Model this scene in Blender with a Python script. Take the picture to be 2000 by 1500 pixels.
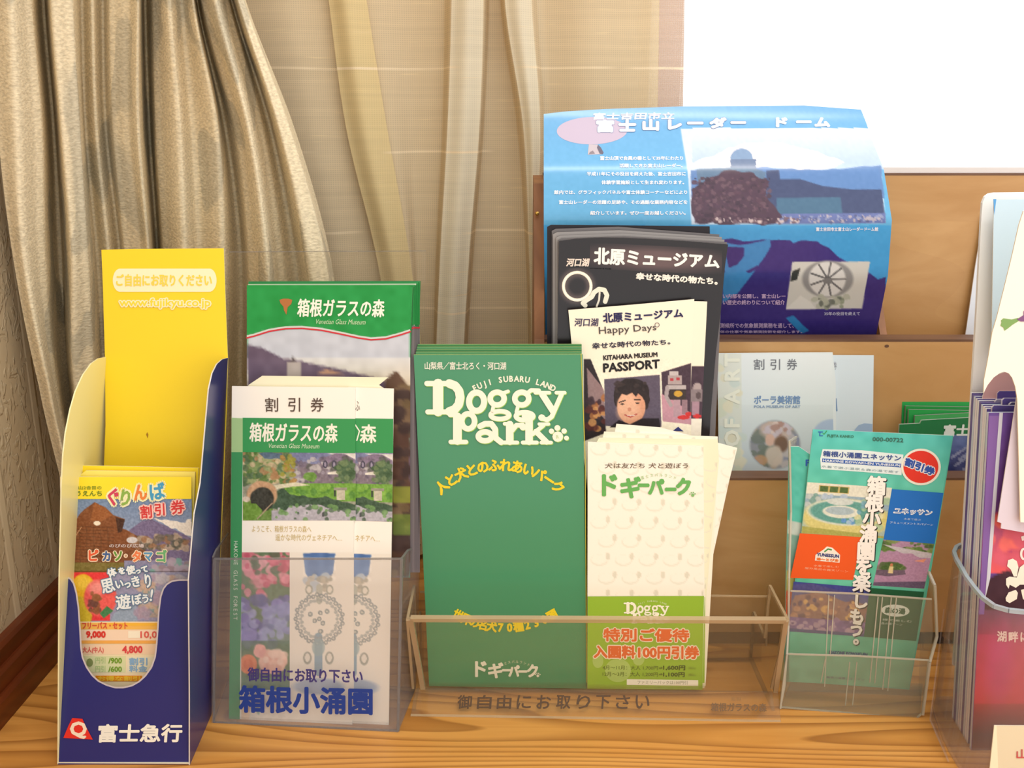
import bpy, math, random
import numpy as np
from mathutils import Vector, Matrix
random.seed(4)
SC = bpy.context.scene
COL = SC.collection
for _o in list(bpy.data.objects): bpy.data.objects.remove(_o)

# ------------------------------------------------------------------ camera, world, lights, exposure
PITCH = math.radians(15); CH = 0.36; F = 1900.0
cam = bpy.data.cameras.new('camera'); camo = bpy.data.objects.new('camera', cam); COL.objects.link(camo)
cam.sensor_width = 36; cam.lens = F / 2000 * 36; cam.clip_start = 0.01
camo.location = (0, 0, CH); camo.rotation_euler = (math.radians(90) - PITCH, 0, 0)
SC.camera = camo
SC.view_settings.view_transform = 'Standard'; SC.view_settings.look = 'None'
SC.view_settings.exposure = 0.25; SC.view_settings.gamma = 1.0; SC.view_settings.use_curve_mapping = False
W = bpy.data.worlds.new('daylight'); SC.world = W; W.use_nodes = True
WB = W.node_tree.nodes['Background']; WB.inputs[0].default_value = (1.0, 0.98, 0.945, 1); WB.inputs[1].default_value = 1.25

def area(name, loc, target, size, sizey, power, col):
    l = bpy.data.lights.new(name, 'AREA'); l.shape = 'RECTANGLE'; l.size = size; l.size_y = sizey; l.energy = power; l.color = col
    o = bpy.data.objects.new(name, l); COL.objects.link(o); o.location = loc
    o.rotation_euler = (Vector(target) - Vector(loc)).to_track_quat('-Z', 'Y').to_euler()
    return o
area('window_daylight', (0.9, 1.6, 1.2), (0.05, 0.6, 0.1), 1.6, 1.2, 9, (0.86, 0.93, 1.0))
area('added_overhead_light', (0.35, -0.3, 1.9), (0.1, 0.6, 0.1), 0.9, 0.25, 9, (1.0, 0.94, 0.85))  # unseen lamp, added overhead for a highlight band and directional contrast

# ------------------------------------------------------------------ maths helpers
CP, SP = math.cos(PITCH), math.sin(PITCH)
EYE = Vector((0, 0, CH))
def ray(x, y):
    v = (y - 750) / F
    return Vector(((x - 1000) / F, CP - v * SP, -(SP + v * CP)))
class Pl:
    """a real plane in the room; hit() finds the point of it seen at a place of the photograph"""
    def __init__(s, o, n): s.o = Vector(o); s.n = Vector(n).normalized()
    def __call__(s, x, y, off=0.0):
        d = ray(x, y); o = s.o + s.n * off
        return EYE + d * ((o - EYE).dot(s.n) / d.dot(s.n))
    def back(s, d): return Pl(s.o - s.n * d, s.n)
def plane(Y0, lean=0, yaw=0, X0=0, z0=0):
    l, w = math.radians(lean), math.radians(yaw)
    return Pl((X0, Y0, z0), (math.sin(w) * math.cos(l), -math.cos(w) * math.cos(l), math.sin(l)))
def plane3(a, b, c):
    a, b, c = Vector(a), Vector(b), Vector(c); n = (b - a).cross(c - a)
    if n.dot(EYE - a) < 0: n = -n
    return Pl(a, n)
ZP = lambda z: Pl((0, 0, z), (0, 0, 1))

def lin(c):
    return tuple(((v / 255) / 12.92 if v / 255 <= 0.04045 else ((v / 255 + 0.055) / 1.055) ** 2.4) for v in c)
def lina(a):
    a = np.clip(a, 0, 255) / 255
    return np.where(a <= 0.04045, a / 12.92, ((a + 0.055) / 1.055) ** 2.4)

# ------------------------------------------------------------------ materials
def nm(name):
    m = bpy.data.materials.new(name); m.use_nodes = True; nt = m.node_tree
    return m, nt, nt.nodes['Principled BSDF'], nt.nodes['Material Output']
def mat_paper(name, rough, coat=0.0):
    m, nt, b, o = nm(name)
    a = nt.nodes.new('ShaderNodeVertexColor'); a.layer_name = 'ink'
    nt.links.new(a.outputs[0], b.inputs['Base Color']); b.inputs['Roughness'].default_value = rough
    b.inputs['Specular IOR Level'].default_value = 0.35; b.inputs['Coat Weight'].default_value = coat; b.inputs['Coat Roughness'].default_value = 0.18
    return m
PAPER = mat_paper('coated_paper', 0.45); GLOSS = mat_paper('glossy_paper', 0.24, 0.25); INK = mat_paper('printing_ink', 0.5)
CARD = mat_paper('varnished_card', 0.33, 0.15)
def mat_plain(name, c, rough=0.5, **k):
    m, nt, b, o = nm(name); b.inputs['Base Color'].default_value = (*lin(c), 1); b.inputs['Roughness'].default_value = rough
    for q, v in k.items(): b.inputs[q.replace('_', ' ')].default_value = v
    return m
def mat_acrylic(name, haze=(225, 220, 205), amount=0.10, tint=(0.95, 0.94, 0.91), rough=0.04):
    m, nt, b, o = nm(name); nt.nodes.remove(b); N, L = nt.nodes, nt.links
    t = N.new('ShaderNodeBsdfTransparent'); t.inputs[0].default_value = (*tint, 1)
    g = N.new('ShaderNodeBsdfGlossy'); g.inputs['Roughness'].default_value = rough
    d = N.new('ShaderNodeBsdfDiffuse'); d.inputs[0].default_value = (*lin(haze), 1)
    fr = N.new('ShaderNodeFresnel'); fr.inputs[0].default_value = 1.35
    m1 = N.new('ShaderNodeMixShader'); m1.inputs[0].default_value = amount
    m2 = N.new('ShaderNodeMixShader'); ge = N.new('ShaderNodeNewGeometry'); k = N.new('ShaderNodeMath'); k.operation = 'SUBTRACT'; k.inputs[0].default_value = 1; k.use_clamp = True
    L.new(ge.outputs['Backfacing'], k.inputs[1]); k2 = N.new('ShaderNodeMath'); k2.operation = 'MULTIPLY'; L.new(k.outputs[0], k2.inputs[0]); k3 = N.new('ShaderNodeMath'); k3.operation = 'MINIMUM'; k3.inputs[1].default_value = 0.35; L.new(fr.outputs[0], k3.inputs[0]); L.new(k3.outputs[0], k2.inputs[1])
    L.new(t.outputs[0], m1.inputs[1]); L.new(d.outputs[0], m1.inputs[2])
    L.new(k2.outputs[0], m2.inputs[0]); L.new(m1.outputs[0], m2.inputs[1]); L.new(g.outputs[0], m2.inputs[2]); L.new(m2.outputs[0], o.inputs[0])
    return m
ACR = mat_acrylic('clear_acrylic', (205, 180, 145), 0.05, (0.975, 0.965, 0.94)); ACRE = mat_acrylic('acrylic_polished_edge', (206, 180, 142), 0.55, rough=0.15)
ACRP = mat_acrylic('pocket_polished_edge', (214, 208, 190), 0.55, rough=0.15)
ACRG = mat_acrylic('smoky_acrylic', (205, 200, 200), 0.09, (0.975, 0.97, 0.97)); ACRGE = mat_acrylic('smoky_acrylic_edge', (150, 145, 145), 0.45)
ACRB = mat_acrylic('bluish_acrylic_edge', (190, 205, 215), 0.65); ACRC = mat_acrylic('pocket_acrylic', (205, 198, 176), 0.09, (0.975, 0.97, 0.95))
ACRW = mat_acrylic('hazy_plate', (200, 185, 160), 0.05, (0.97, 0.96, 0.94))

def mat_wood(name, c1, c2, c3, sc=(1.2, 26, 26), rough=0.4, dist=2.5, bump=0.05, contrast=(0.35, 0.7), rings=0.0, wsc=1.15, wdi=5.5, contour=0):
    m, nt, b, o = nm(name); N, L = nt.nodes, nt.links
    tc = N.new('ShaderNodeTexCoord'); mp = N.new('ShaderNodeMapping'); mp.inputs['Scale'].default_value = sc
    n = N.new('ShaderNodeTexNoise'); n.inputs['Scale'].default_value = 2.2; n.inputs['Detail'].default_value = 7; n.inputs['Distortion'].default_value = dist
    L.new(tc.outputs['Object'], mp.inputs[0]); L.new(mp.outputs[0], n.inputs[0])
    r = N.new('ShaderNodeValToRGB'); e = r.color_ramp.elements
    e[0].position = contrast[0]; e[0].color = (*lin(c2), 1); e[1].position = contrast[1]; e[1].color = (*lin(c1), 1)
    L.new(n.outputs[0], r.inputs[0])
    mp2 = N.new('ShaderNodeMapping'); mp2.inputs['Scale'].default_value = (sc[0] * 0.7, sc[1] * 1.0, sc[2] * 1.0)
    w = N.new('ShaderNodeTexWave'); w.bands_direction = 'Y'; w.inputs['Scale'].default_value = wsc; w.inputs['Distortion'].default_value = wdi
    w.inputs['Detail'].default_value = 3; w.inputs['Detail Scale'].default_value = 0.35; w.inputs['Detail Roughness'].default_value = 0.6; w.wave_profile = 'SAW'
    L.new(tc.outputs['Object'], mp2.inputs[0]); L.new(mp2.outputs[0], w.inputs[0])
    r2 = N.new('ShaderNodeValToRGB'); r2.color_ramp.elements[0].position = 0.62; r2.color_ramp.elements[0].color = (0, 0, 0, 1)
    r2.color_ramp.elements[1].position = 0.96; r2.color_ramp.elements[1].color = (rings, rings, rings, 1)
    if contour:
        mc = N.new('ShaderNodeMapping'); mc.inputs['Scale'].default_value = (0.9, 7.5, 7.5); nc = N.new('ShaderNodeTexNoise'); nc.inputs['Scale'].default_value = 1.6; nc.inputs['Detail'].default_value = 1.6; nc.inputs['Roughness'].default_value = 0.35
        L.new(tc.outputs['Object'], mc.inputs[0]); L.new(mc.outputs[0], nc.inputs[0])
        mu = N.new('ShaderNodeMath'); mu.operation = 'MULTIPLY'; mu.inputs[1].default_value = contour; fr = N.new('ShaderNodeMath'); fr.operation = 'FRACT'; L.new(nc.outputs[0], mu.inputs[0]); L.new(mu.outputs[0], fr.inputs[0])
        r2.color_ramp.elements[0].position = 0.45; r2.color_ramp.elements[1].position = 0.93; e3 = r2.color_ramp.elements.new(1.0); e3.color = (0, 0, 0, 1); L.new(fr.outputs[0], r2.inputs[0])
    else: L.new(w.outputs[0], r2.inputs[0])
    mx = N.new('ShaderNodeMixRGB'); mx.inputs[2].default_value = (*lin(c3), 1); L.new(r2.outputs[0], mx.inputs[0]); L.new(r.outputs[0], mx.inputs[1])
    L.new(mx.outputs[0], b.inputs['Base Color']); b.inputs['Roughness'].default_value = rough
    bp = N.new('ShaderNodeBump'); bp.inputs['Strength'].default_value = bump; bp.inputs['Distance'].default_value = 0.001
    L.new(n.outputs[0], bp.inputs['Height']); L.new(bp.outputs[0], b.inputs['Normal'])
    return m
WOOD_C = mat_wood('counter_wood', (220, 160, 84), (204, 140, 64), (146, 88, 32), sc=(3.0, 44, 44), rough=0.36, rings=0.75, contour=26, dist=1.0, contrast=(0.3, 0.72))
WOOD_R = mat_wood('rack_wood', (204, 160, 106), (188, 142, 86), (166, 118, 70), sc=(2.5, 9, 9), rough=0.4, rings=0.12)
WOOD_E = mat_wood('rack_edge_wood', (118, 84, 62), (98, 66, 46), (80, 52, 36), sc=(3, 20, 20), rough=0.5)
WOOD_S = mat_wood('rack_side_wood', (158, 104, 60), (134, 84, 46), (110, 66, 34), sc=(10, 10, 2), rough=0.45)
WOOD_B = mat_wood('skirting_wood', (112, 50, 20), (84, 36, 16), (60, 24, 12), sc=(20, 2, 20), rough=0.35)

def mat_wallpaper():
    m, nt, b, o = nm('embossed_wallpaper'); N, L = nt.nodes, nt.links
    tc = N.new('ShaderNodeTexCoord')
    w = N.new('ShaderNodeTexWave'); w.bands_direction = 'Y'; w.inputs['Scale'].default_value = 5.5; w.inputs['Phase Offset'].default_value = 1.2; w.wave_profile = 'SIN'
    L.new(tc.outputs['Object'], w.inputs[0])
    r = N.new('ShaderNodeValToRGB'); r.color_ramp.elements[0].position = 0.93; r.color_ramp.elements[1].position = 0.98
    L.new(w.outputs[0], r.inputs[0])
    mp = N.new('ShaderNodeMapping'); mp.inputs['Scale'].default_value = (60, 60, 34); mp.inputs['Rotation'].default_value = (0.6, 0, 0)
    n = N.new('ShaderNodeTexNoise'); n.inputs['Scale'].default_value = 2.2; n.inputs['Detail'].default_value = 4; n.inputs['Distortion'].default_value = 1.2
    L.new(tc.outputs['Object'], mp.inputs[0]); L.new(mp.outputs[0], n.inputs[0])
    r2 = N.new('ShaderNodeValToRGB'); r2.color_ramp.elements[0].position = 0.5; r2.color_ramp.elements[1].position = 0.58
    L.new(n.outputs[0], r2.inputs[0])
    mx = N.new('ShaderNodeMixRGB'); mx.inputs[1].default_value = (*lin((196, 176, 144)), 1); mx.inputs[2].default_value = (*lin((212, 194, 162)), 1)
    L.new(r.outputs[0], mx.inputs[0]); L.new(mx.outputs[0], b.inputs['Base Color'])
    ad = N.new('ShaderNodeMath'); ad.operation = 'MAXIMUM'; L.new(r.outputs[0], ad.inputs[0]); L.new(r2.outputs[0], ad.inputs[1])
    bp = N.new('ShaderNodeBump'); bp.inputs['Strength'].default_value = 0.7; bp.inputs['Distance'].default_value = 0.0012
    L.new(ad.outputs[0], bp.inputs['Height']); L.new(bp.outputs[0], b.inputs['Normal']); b.inputs['Roughness'].default_value = 0.7
    return m
def mat_heavy():
    m, nt, b, o = nm('jacquard_curtain_cloth'); N, L = nt.nodes, nt.links
    tc = N.new('ShaderNodeTexCoord'); mp = N.new('ShaderNodeMapping'); mp.inputs['Scale'].default_value = (9, 9, 4.5); mp.inputs['Rotation'].default_value = (0, 0.5, 0)
    n = N.new('ShaderNodeTexNoise'); n.inputs['Scale'].default_value = 1.3; n.inputs['Detail'].default_value = 1.0; n.inputs['Distortion'].default_value = 1.5
    L.new(tc.outputs['Object'], mp.inputs[0]); L.new(mp.outputs[0], n.inputs[0])
    r = N.new('ShaderNodeValToRGB'); e = r.color_ramp.elements
    e[0].position = 0.53; e[0].color = (*lin((224, 208, 176)), 1); e[1].position = 0.545; e[1].color = (*lin((200, 188, 162)), 1)
    L.new(n.outputs[0], r.inputs[0])
    g = N.new('ShaderNodeTexNoise'); g.inputs['Scale'].default_value = 420; g.inputs['Detail'].default_value = 3
    mg = N.new('ShaderNodeMapping'); mg.inputs['Scale'].default_value = (0.7, 0.7, 1.7); L.new(tc.outputs['Object'], mg.inputs[0]); L.new(mg.outputs[0], g.inputs[0])
    rg = N.new('ShaderNodeMapRange'); rg.inputs[3].default_value = 0.8; rg.inputs[4].default_value = 1.15; rg.inputs[1].default_value = 0.3; rg.inputs[2].default_value = 0.7; L.new(g.outputs[0], rg.inputs[0])
    ml = N.new('ShaderNodeVectorMath'); ml.operation = 'SCALE'; L.new(r.outputs[0], ml.inputs[0]); L.new(rg.outputs[0], ml.inputs[3])
    L.new(ml.outputs[0], b.inputs['Base Color']); b.inputs['Roughness'].default_value = 0.85
    b.inputs['Specular IOR Level'].default_value = 0.1
    bp = N.new('ShaderNodeBump'); bp.inputs['Strength'].default_value = 0.6; bp.inputs['Distance'].default_value = 0.001
    L.new(g.outputs[0], bp.inputs['Height']); L.new(bp.outputs[0], b.inputs['Normal'])
    return m
def mat_sheer(name, c, opacity, lineamt=0.75):
    m, nt, b, o = nm(name); N, L = nt.nodes, nt.links; nt.nodes.remove(b)
    tc = N.new('ShaderNodeTexCoord')
    mp = N.new('ShaderNodeMapping'); mp.inputs['Scale'].default_value = (9, 1, 330)
    n = N.new('ShaderNodeTexNoise'); n.inputs['Scale'].default_value = 1.0; n.inputs['Detail'].default_value = 2; L.new(tc.outputs['Object'], mp.inputs[0]); L.new(mp.outputs[0], n.inputs[0])
    mp2 = N.new('ShaderNodeMapping'); mp2.inputs['Scale'].default_value = (28, 1, 420)
    n2 = N.new('ShaderNodeTexNoise'); n2.inputs['Scale'].default_value = 1.0; n2.inputs['Detail'].default_value = 1; L.new(tc.outputs['Object'], mp2.inputs[0]); L.new(mp2.outputs[0], n2.inputs[0])
    r = N.new('ShaderNodeValToRGB'); r.color_ramp.elements[0].position = 0.68; r.color_ramp.elements[1].position = 0.78; L.new(n2.outputs[0], r.inputs[0])
    mr = N.new('ShaderNodeMapRange'); mr.inputs[1].default_value = 0.3; mr.inputs[2].default_value = 0.7; mr.inputs[3].default_value = 0.95; mr.inputs[4].default_value = 1.04; L.new(n.outputs[0], mr.inputs[0])
    ml = N.new('ShaderNodeVectorMath'); ml.operation = 'SCALE'; ml.inputs[0].default_value = lin(c); L.new(mr.outputs[0], ml.inputs[3])
    sl = N.new('ShaderNodeMath'); sl.operation = 'MULTIPLY'; sl.inputs[1].default_value = lineamt; L.new(r.outputs[0], sl.inputs[0])
    mx = N.new('ShaderNodeMixRGB'); mx.inputs[2].default_value = (*lin((246, 226, 186)), 1); L.new(sl.outputs[0], mx.inputs[0]); L.new(ml.outputs[0], mx.inputs[1])
    wl = N.new('ShaderNodeTexWave'); wl.bands_direction = 'Z'; wl.inputs['Scale'].default_value = 5.1; wl.inputs['Distortion'].default_value = 0.25; wl.inputs['Detail'].default_value = 1; L.new(tc.outputs['Object'], wl.inputs[0])
    rl = N.new('ShaderNodeValToRGB'); rl.color_ramp.elements[0].position = 0.9990; rl.color_ramp.elements[1].position = 0.9998; L.new(wl.outputs[0], rl.inputs[0])
    mp3 = N.new('ShaderNodeMapping'); mp3.inputs['Scale'].default_value = (11, 1, 30); n3 = N.new('ShaderNodeTexNoise'); n3.inputs['Scale'].default_value = 1.0; L.new(tc.outputs['Object'], mp3.inputs[0]); L.new(mp3.outputs[0], n3.inputs[0])
    r3 = N.new('ShaderNodeMapRange'); r3.inputs[1].default_value = 0.42; r3.inputs[2].default_value = 0.5; L.new(n3.outputs[0], r3.inputs[0])
    g3 = N.new('ShaderNodeMath'); g3.operation = 'MULTIPLY'; L.new(rl.outputs[0], g3.inputs[0]); L.new(r3.outputs[0], g3.inputs[1])
    mx3 = N.new('ShaderNodeMixRGB'); mx3.inputs[2].default_value = (*lin((250, 232, 200)), 1); L.new(g3.outputs[0], mx3.inputs[0]); L.new(mx.outputs[0], mx3.inputs[1]); mx = mx3
    d = N.new('ShaderNodeBsdfDiffuse'); t = N.new('ShaderNodeBsdfTranslucent'); tr = N.new('ShaderNodeBsdfTransparent')
    L.new(mx.outputs[0], d.inputs[0]); L.new(mx.outputs[0], t.inputs[0])
    a = N.new('ShaderNodeMixShader'); a.inputs[0].default_value = 0.25; L.new(d.outputs[0], a.inputs[1]); L.new(t.outputs[0], a.inputs[2])
    # open weave: fine grid of threads
    wz = N.new('ShaderNodeTexWave'); wz.bands_direction = 'Z'; wz.inputs['Scale'].default_value = 210
    wx = N.new('ShaderNodeTexWave'); wx.bands_direction = 'X'; wx.inputs['Scale'].default_value = 190
    L.new(tc.outputs['Object'], wz.inputs[0]); L.new(tc.outputs['Object'], wx.inputs[0])
    mm = N.new('ShaderNodeMath'); mm.operation = 'MAXIMUM'; L.new(wz.outputs[0], mm.inputs[0]); L.new(wx.outputs[0], mm.inputs[1])
    op = N.new('ShaderNodeMapRange'); op.inputs[3].default_value = opacity - 0.14; op.inputs[4].default_value = min(1, opacity + 0.10); L.new(mm.outputs[0], op.inputs[0])
    f = N.new('ShaderNodeMixShader'); L.new(op.outputs[0], f.inputs[0]); L.new(tr.outputs[0], f.inputs[1]); L.new(a.outputs[0], f.inputs[2]); L.new(f.outputs[0], o.inputs[0])
    return m
WALLP = mat_wallpaper(); HEAVY = mat_heavy()
SHEER = mat_sheer('sheer_slub_cloth', (226, 207, 174), 0.92); SHEERW = mat_sheer('lit_fold_cloth', (232, 222, 198), 0.97)  # second cloth is paler: light on the fold ridges put into its colour
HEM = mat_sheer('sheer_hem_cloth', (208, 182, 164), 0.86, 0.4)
WARMFOLD = mat_sheer('backlit_fold_cloth', (228, 208, 160), 0.99, 0.5)  # golden tone paints warm light coming through a fold of the sheer
BRASS = mat_plain('brass', (210, 170, 90), 0.25, Metallic=1.0)
WHITEP = mat_plain('white_plastic', (246, 246, 244), 0.3)
FRAMEM = mat_plain('window_frame_paint', (236, 236, 240), 0.5)
PLASTER = mat_plain('tan_plaster', (196, 174, 136), 0.8); PLASTERW = mat_plain('pale_plaster', (232, 232, 236), 0.8)
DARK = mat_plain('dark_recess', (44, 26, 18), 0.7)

# ------------------------------------------------------------------ object helpers
def props(o, label=None, cat=None, group=None, kind=None):
    if label: o['label'] = label
    if cat: o['category'] = cat
    if group: o['group'] = group
    if kind: o['kind'] = kind
    return o
BASE = {}
def root(name, loc, label, cat, group=None):
    o = bpy.data.objects.new(name, None); o.empty_display_size = 0.01; COL.objects.link(o); o.location = loc
    BASE[o.name] = Vector(loc); return props(o, label, cat, group)
def base_of(o):
    while o.parent: o = o.parent
    return BASE.get(o.name, Vector((0, 0, 0)))
class MB:
    def __init__(s): s.v = []; s.f = []; s.c = []; s.fm = []; s.sm = []
    def add(s, vs, fs, col=(1, 1, 1), cols=None, fcols=None, smooth=False):
        n = len(s.v); s.v += [tuple(v) for v in vs]
        for i, f in enumerate(fs):
            s.f.append(tuple(n + k for k in f)); s.sm.append(smooth)
            if cols is not None: s.c += [cols[k] for k in f]
            else: s.c += [fcols[i] if fcols else col] * len(f)
    def prism(s, front, d, col=(1, 1, 1), side=None, smooth=False):
        """front: list of points, d: extrusion vector (away from the viewer)"""
        n = len(front); fr = [Vector(p) for p in front]; bk = [p + Vector(d) for p in fr]
        fs = [tuple(range(n)), tuple(range(2 * n - 1, n - 1, -1))] + [(i, (i + 1) % n, n + (i + 1) % n, n + i) for i in range(n)]
        side = side or col
        s.add(fr + bk, fs, fcols=[col, col] + [side] * n)
    def box(s, lo, hi, col=(1, 1, 1)):
        x0, y0, z0 = lo; x1, y1, z1 = hi
        s.prism([(x0, y0, z0), (x1, y0, z0), (x1, y0, z1), (x0, y0, z1)], (0, y1 - y0, 0), col)
    def strip(s, a, b, w, d):
        """thin bar from a to b with square section"""
        a, b = Vector(a), Vector(b); t = (b - a).normalized(); u = t.cross(Vector(d)).normalized() * w / 2; v = t.cross(u).normalized() * w / 2
        vs = [a + u + v, a + u - v, a - u - v, a - u + v, b + u + v, b + u - v, b - u - v, b - u + v]
        s.add(vs, [(0, 1, 2, 3), (7, 6, 5, 4), (0, 4, 5, 1), (1, 5, 6, 2), (2, 6, 7, 3), (3, 7, 4, 0)])
    def build(s, name, mat, parent=None, origin=None):
        me = bpy.data.meshes.new(name)
        L = base_of(parent) if parent else Vector(origin or (0, 0, 0))
        me.from_pydata([(x - L.x, y - L.y, z - L.z) for x, y, z in s.v], [], s.f)
        a = me.color_attributes.new('ink', 'FLOAT_COLOR', 'CORNER')
        a.data.foreach_set('color', np.array([(*c, 1.0) for c in s.c], dtype=np.float32).ravel())
        me.polygons.foreach_set('use_smooth', s.sm)
        me.materials.append(mat); o = bpy.data.objects.new(name, me); COL.objects.link(o)
        if parent: o.parent = parent
        else: o.location = L; BASE[o.name] = L
        return o

# ------------------------------------------------------------------ printed matter
_tc = {}
def glyphs(txt):
    if txt in _tc: return _tc[txt]
    cu = bpy.data.curves.new('lettering', 'FONT'); cu.body = txt; cu.resolution_u = 2
    o = bpy.data.objects.new('lettering', cu); COL.objects.link(o)
    dg = bpy.context.evaluated_depsgraph_get(); me = bpy.data.meshes.new_from_object(o.evaluated_get(dg))
    vs = np.array([v.co[:2] for v in me.vertices]).reshape(-1, 2); fs = [tuple(p.vertices) for p in me.polygons]
    bpy.data.meshes.remove(me); bpy.data.objects.remove(o); bpy.data.curves.remove(cu)
    if len(vs) == 0: vs = np.zeros((1, 2)); fs = []
    _tc[txt] = (vs, fs, vs.min(0), vs.max(0)); return _tc[txt]
LAY = 0.00011
def Q(x0, y0, x1, y1, dy=0, sl=0):
    """box; dy: drop of the far end, sl: shift of the top edge (slant)"""
    return [(x0 + sl, y0), (x1 + sl, y0 + dy), (x1, y1 + dy), (x0, y1)]
def bil(q, u, v):
    (a, b), (c, d), (e, f), (g, h) = q
    return (a * (1 - u) * (1 - v) + c * u * (1 - v) + e * u * v + g * (1 - u) * v, b * (1 - u) * (1 - v) + d * u * (1 - v) + f * u * v + h * (1 - u) * v)
class Art:
    """prints gathered on one sheet; every coordinate is turned into a point of that sheet by S(x, y, offset)"""
    def __init__(s, S, dx=0, dy=0): s.S = S; s.mb = MB(); s.dx = dx; s.dy = dy; s.vw = (0, 0, 1.0); s.clip = None; s.n = 0
    def P(s, x, y, l):
        x = s.vw[0] + x / s.vw[2]; y = s.vw[1] + y / s.vw[2]
        if s.clip: x = min(max(x, s.clip[0]), s.clip[1])
        return s.S(x + s.dx, y + s.dy, l * LAY + (s.n % 40) * 2e-6)
    def view(s, x, y, k): s.vw = (x, y, k); return s
    def poly(s, pts, c, l=2):
        s.n += 1; s.mb.add([s.P(x, y, l) for x, y in pts], [tuple(range(len(pts)))], lin(c))
    def rect(s, x0, y0, x1, y1, c, l=2, dy=0, sl=0): s.poly(Q(x0, y0, x1, y1, dy, sl), c, l)
    def ell(s, cx, cy, rx, ry, c, l=3, n=24, rot=0):
        r = math.radians(rot)
        s.poly([(cx + rx * math.cos(t) * math.cos(r) - ry * math.sin(t) * math.sin(r), cy + rx * math.cos(t) * math.sin(r) + ry * math.sin(t) * math.cos(r)) for t in [2 * math.pi * k / n for k in range(n)]], c, l)
    def ring(s, cx, cy, rx, ry, w, c, l=3, n=28, a0=0, a1=360):
        s.line([(cx + rx * math.cos(math.radians(a0 + (a1 - a0) * k / n)), cy + ry * math.sin(math.radians(a0 + (a1 - a0) * k / n))) for k in range(n + 1)], w, c, l, caps=False)
    def line(s, pts, w, c, l=3, caps=True, wy=None):
        col = lin(c)
        for k in range(len(pts) - 1):
            (x0, y0), (x1, y1) = pts[k], pts[k + 1]; d = math.hypot(x1 - x0, y1 - y0) or 1; nx, ny = -(y1 - y0) / d * w / 2, (x1 - x0) / d * w / 2
            s.n += 1; s.mb.add([s.P(x0 + nx, y0 + ny, l), s.P(x1 + nx, y1 + ny, l), s.P(x1 - nx, y1 - ny, l), s.P(x0 - nx, y0 - ny, l)], [(0, 1, 2, 3)], col)
        for x, y in (pts if caps else pts[1:-1]): s.ell(x, y, w / 2, w / 2, c, l, 12)
    def text(s, txt, q, c, l=4, bold=0.0, out=None, outw=0.0):
        """q: box (4 numbers) or quad TL,TR,BR,BL the inked letters fill"""
        if len(q) != 4 or not hasattr(q[0], '__len__'): q = Q(*q)
        if out: s.text(txt, q, out, l - 1, bold=outw)
        vs, fs, lo, hi = glyphs(txt); w = np.maximum(hi - lo, 1e-4); un = (vs - lo) / w; un[:, 1] = 1 - un[:, 1]
        qw = math.hypot(q[1][0] - q[0][0], q[1][1] - q[0][1]) + 1e-6; qh = math.hypot(q[3][0] - q[0][0], q[3][1] - q[0][1]) + 1e-6
        if bold <= 0: offs = [(0, 0)]
        else:
            n = 6 if bold < 1.6 else 10
            offs = [(math.cos(2 * math.pi * k / n) * bold, math.sin(2 * math.pi * k / n) * bold) for k in range(n)] + [(0, 0)]
        col = lin(c)
        for ox, oy in offs:
            p = [bil(q, u, v) for u, v in un]; s.n += 1
            s.mb.add([s.P(x + ox, y + oy, l) for x, y in p], fs, col)
    def chars(s, items, c, l=4, bold=0, out=None, outw=0):
        """items: (char, cx, cy, size_x, size_y, angle, slant)"""
        for it in items:
            ch, cx, cy, sx, sy, an = it[:6]; cc = it[6] if len(it) > 6 else c
            vs, fs, lo, hi = glyphs(ch); r = math.radians(an)
            wd = 1.0 if ord(ch[0]) > 0x2000 else (hi[0] + lo[0])
            for cl, ll, bb in (([(out, l - 1, outw)] if out else []) + [(cc, l, bold)]):
                n = 8; offs = [(0, 0)] if bb <= 0 else [(math.cos(2 * math.pi * k / n) * bb, math.sin(2 * math.pi * k / n) * bb) for k in range(n)] + [(0, 0)]
                for ox, oy in offs:
                    pts = []; s.n += 1
                    for x, y in vs:
                        X = (x - wd / 2) * sx; Y = -(y - 0.38) * sy
                        pts.append(s.P(cx + ox + X * math.cos(r) - Y * math.sin(r), cy + oy + X * math.sin(r) + Y * math.cos(r), ll))
                    s.mb.add(pts, fs, lin(cl))
    def raster(s, pic, q, l=1):
        h, w = pic.a.shape[:2]; col = lina(pic.a).reshape(-1, 3); vs = []
        for j in range(h):
            for i in range(w):
                x, y = bil(q, i / (w - 1), j / (h - 1)); vs.append(s.P(x, y, l))
        fs = [(j * w + i, (j + 1) * w + i, (j + 1) * w + i + 1, j * w + i + 1) for j in range(h - 1) for i in range(w - 1)]
        s.mb.add(vs, fs, cols=[tuple(c) for c in col])
    def build(s, name, parent, mat=None): return s.mb.build(name, mat or INK, parent)
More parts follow.
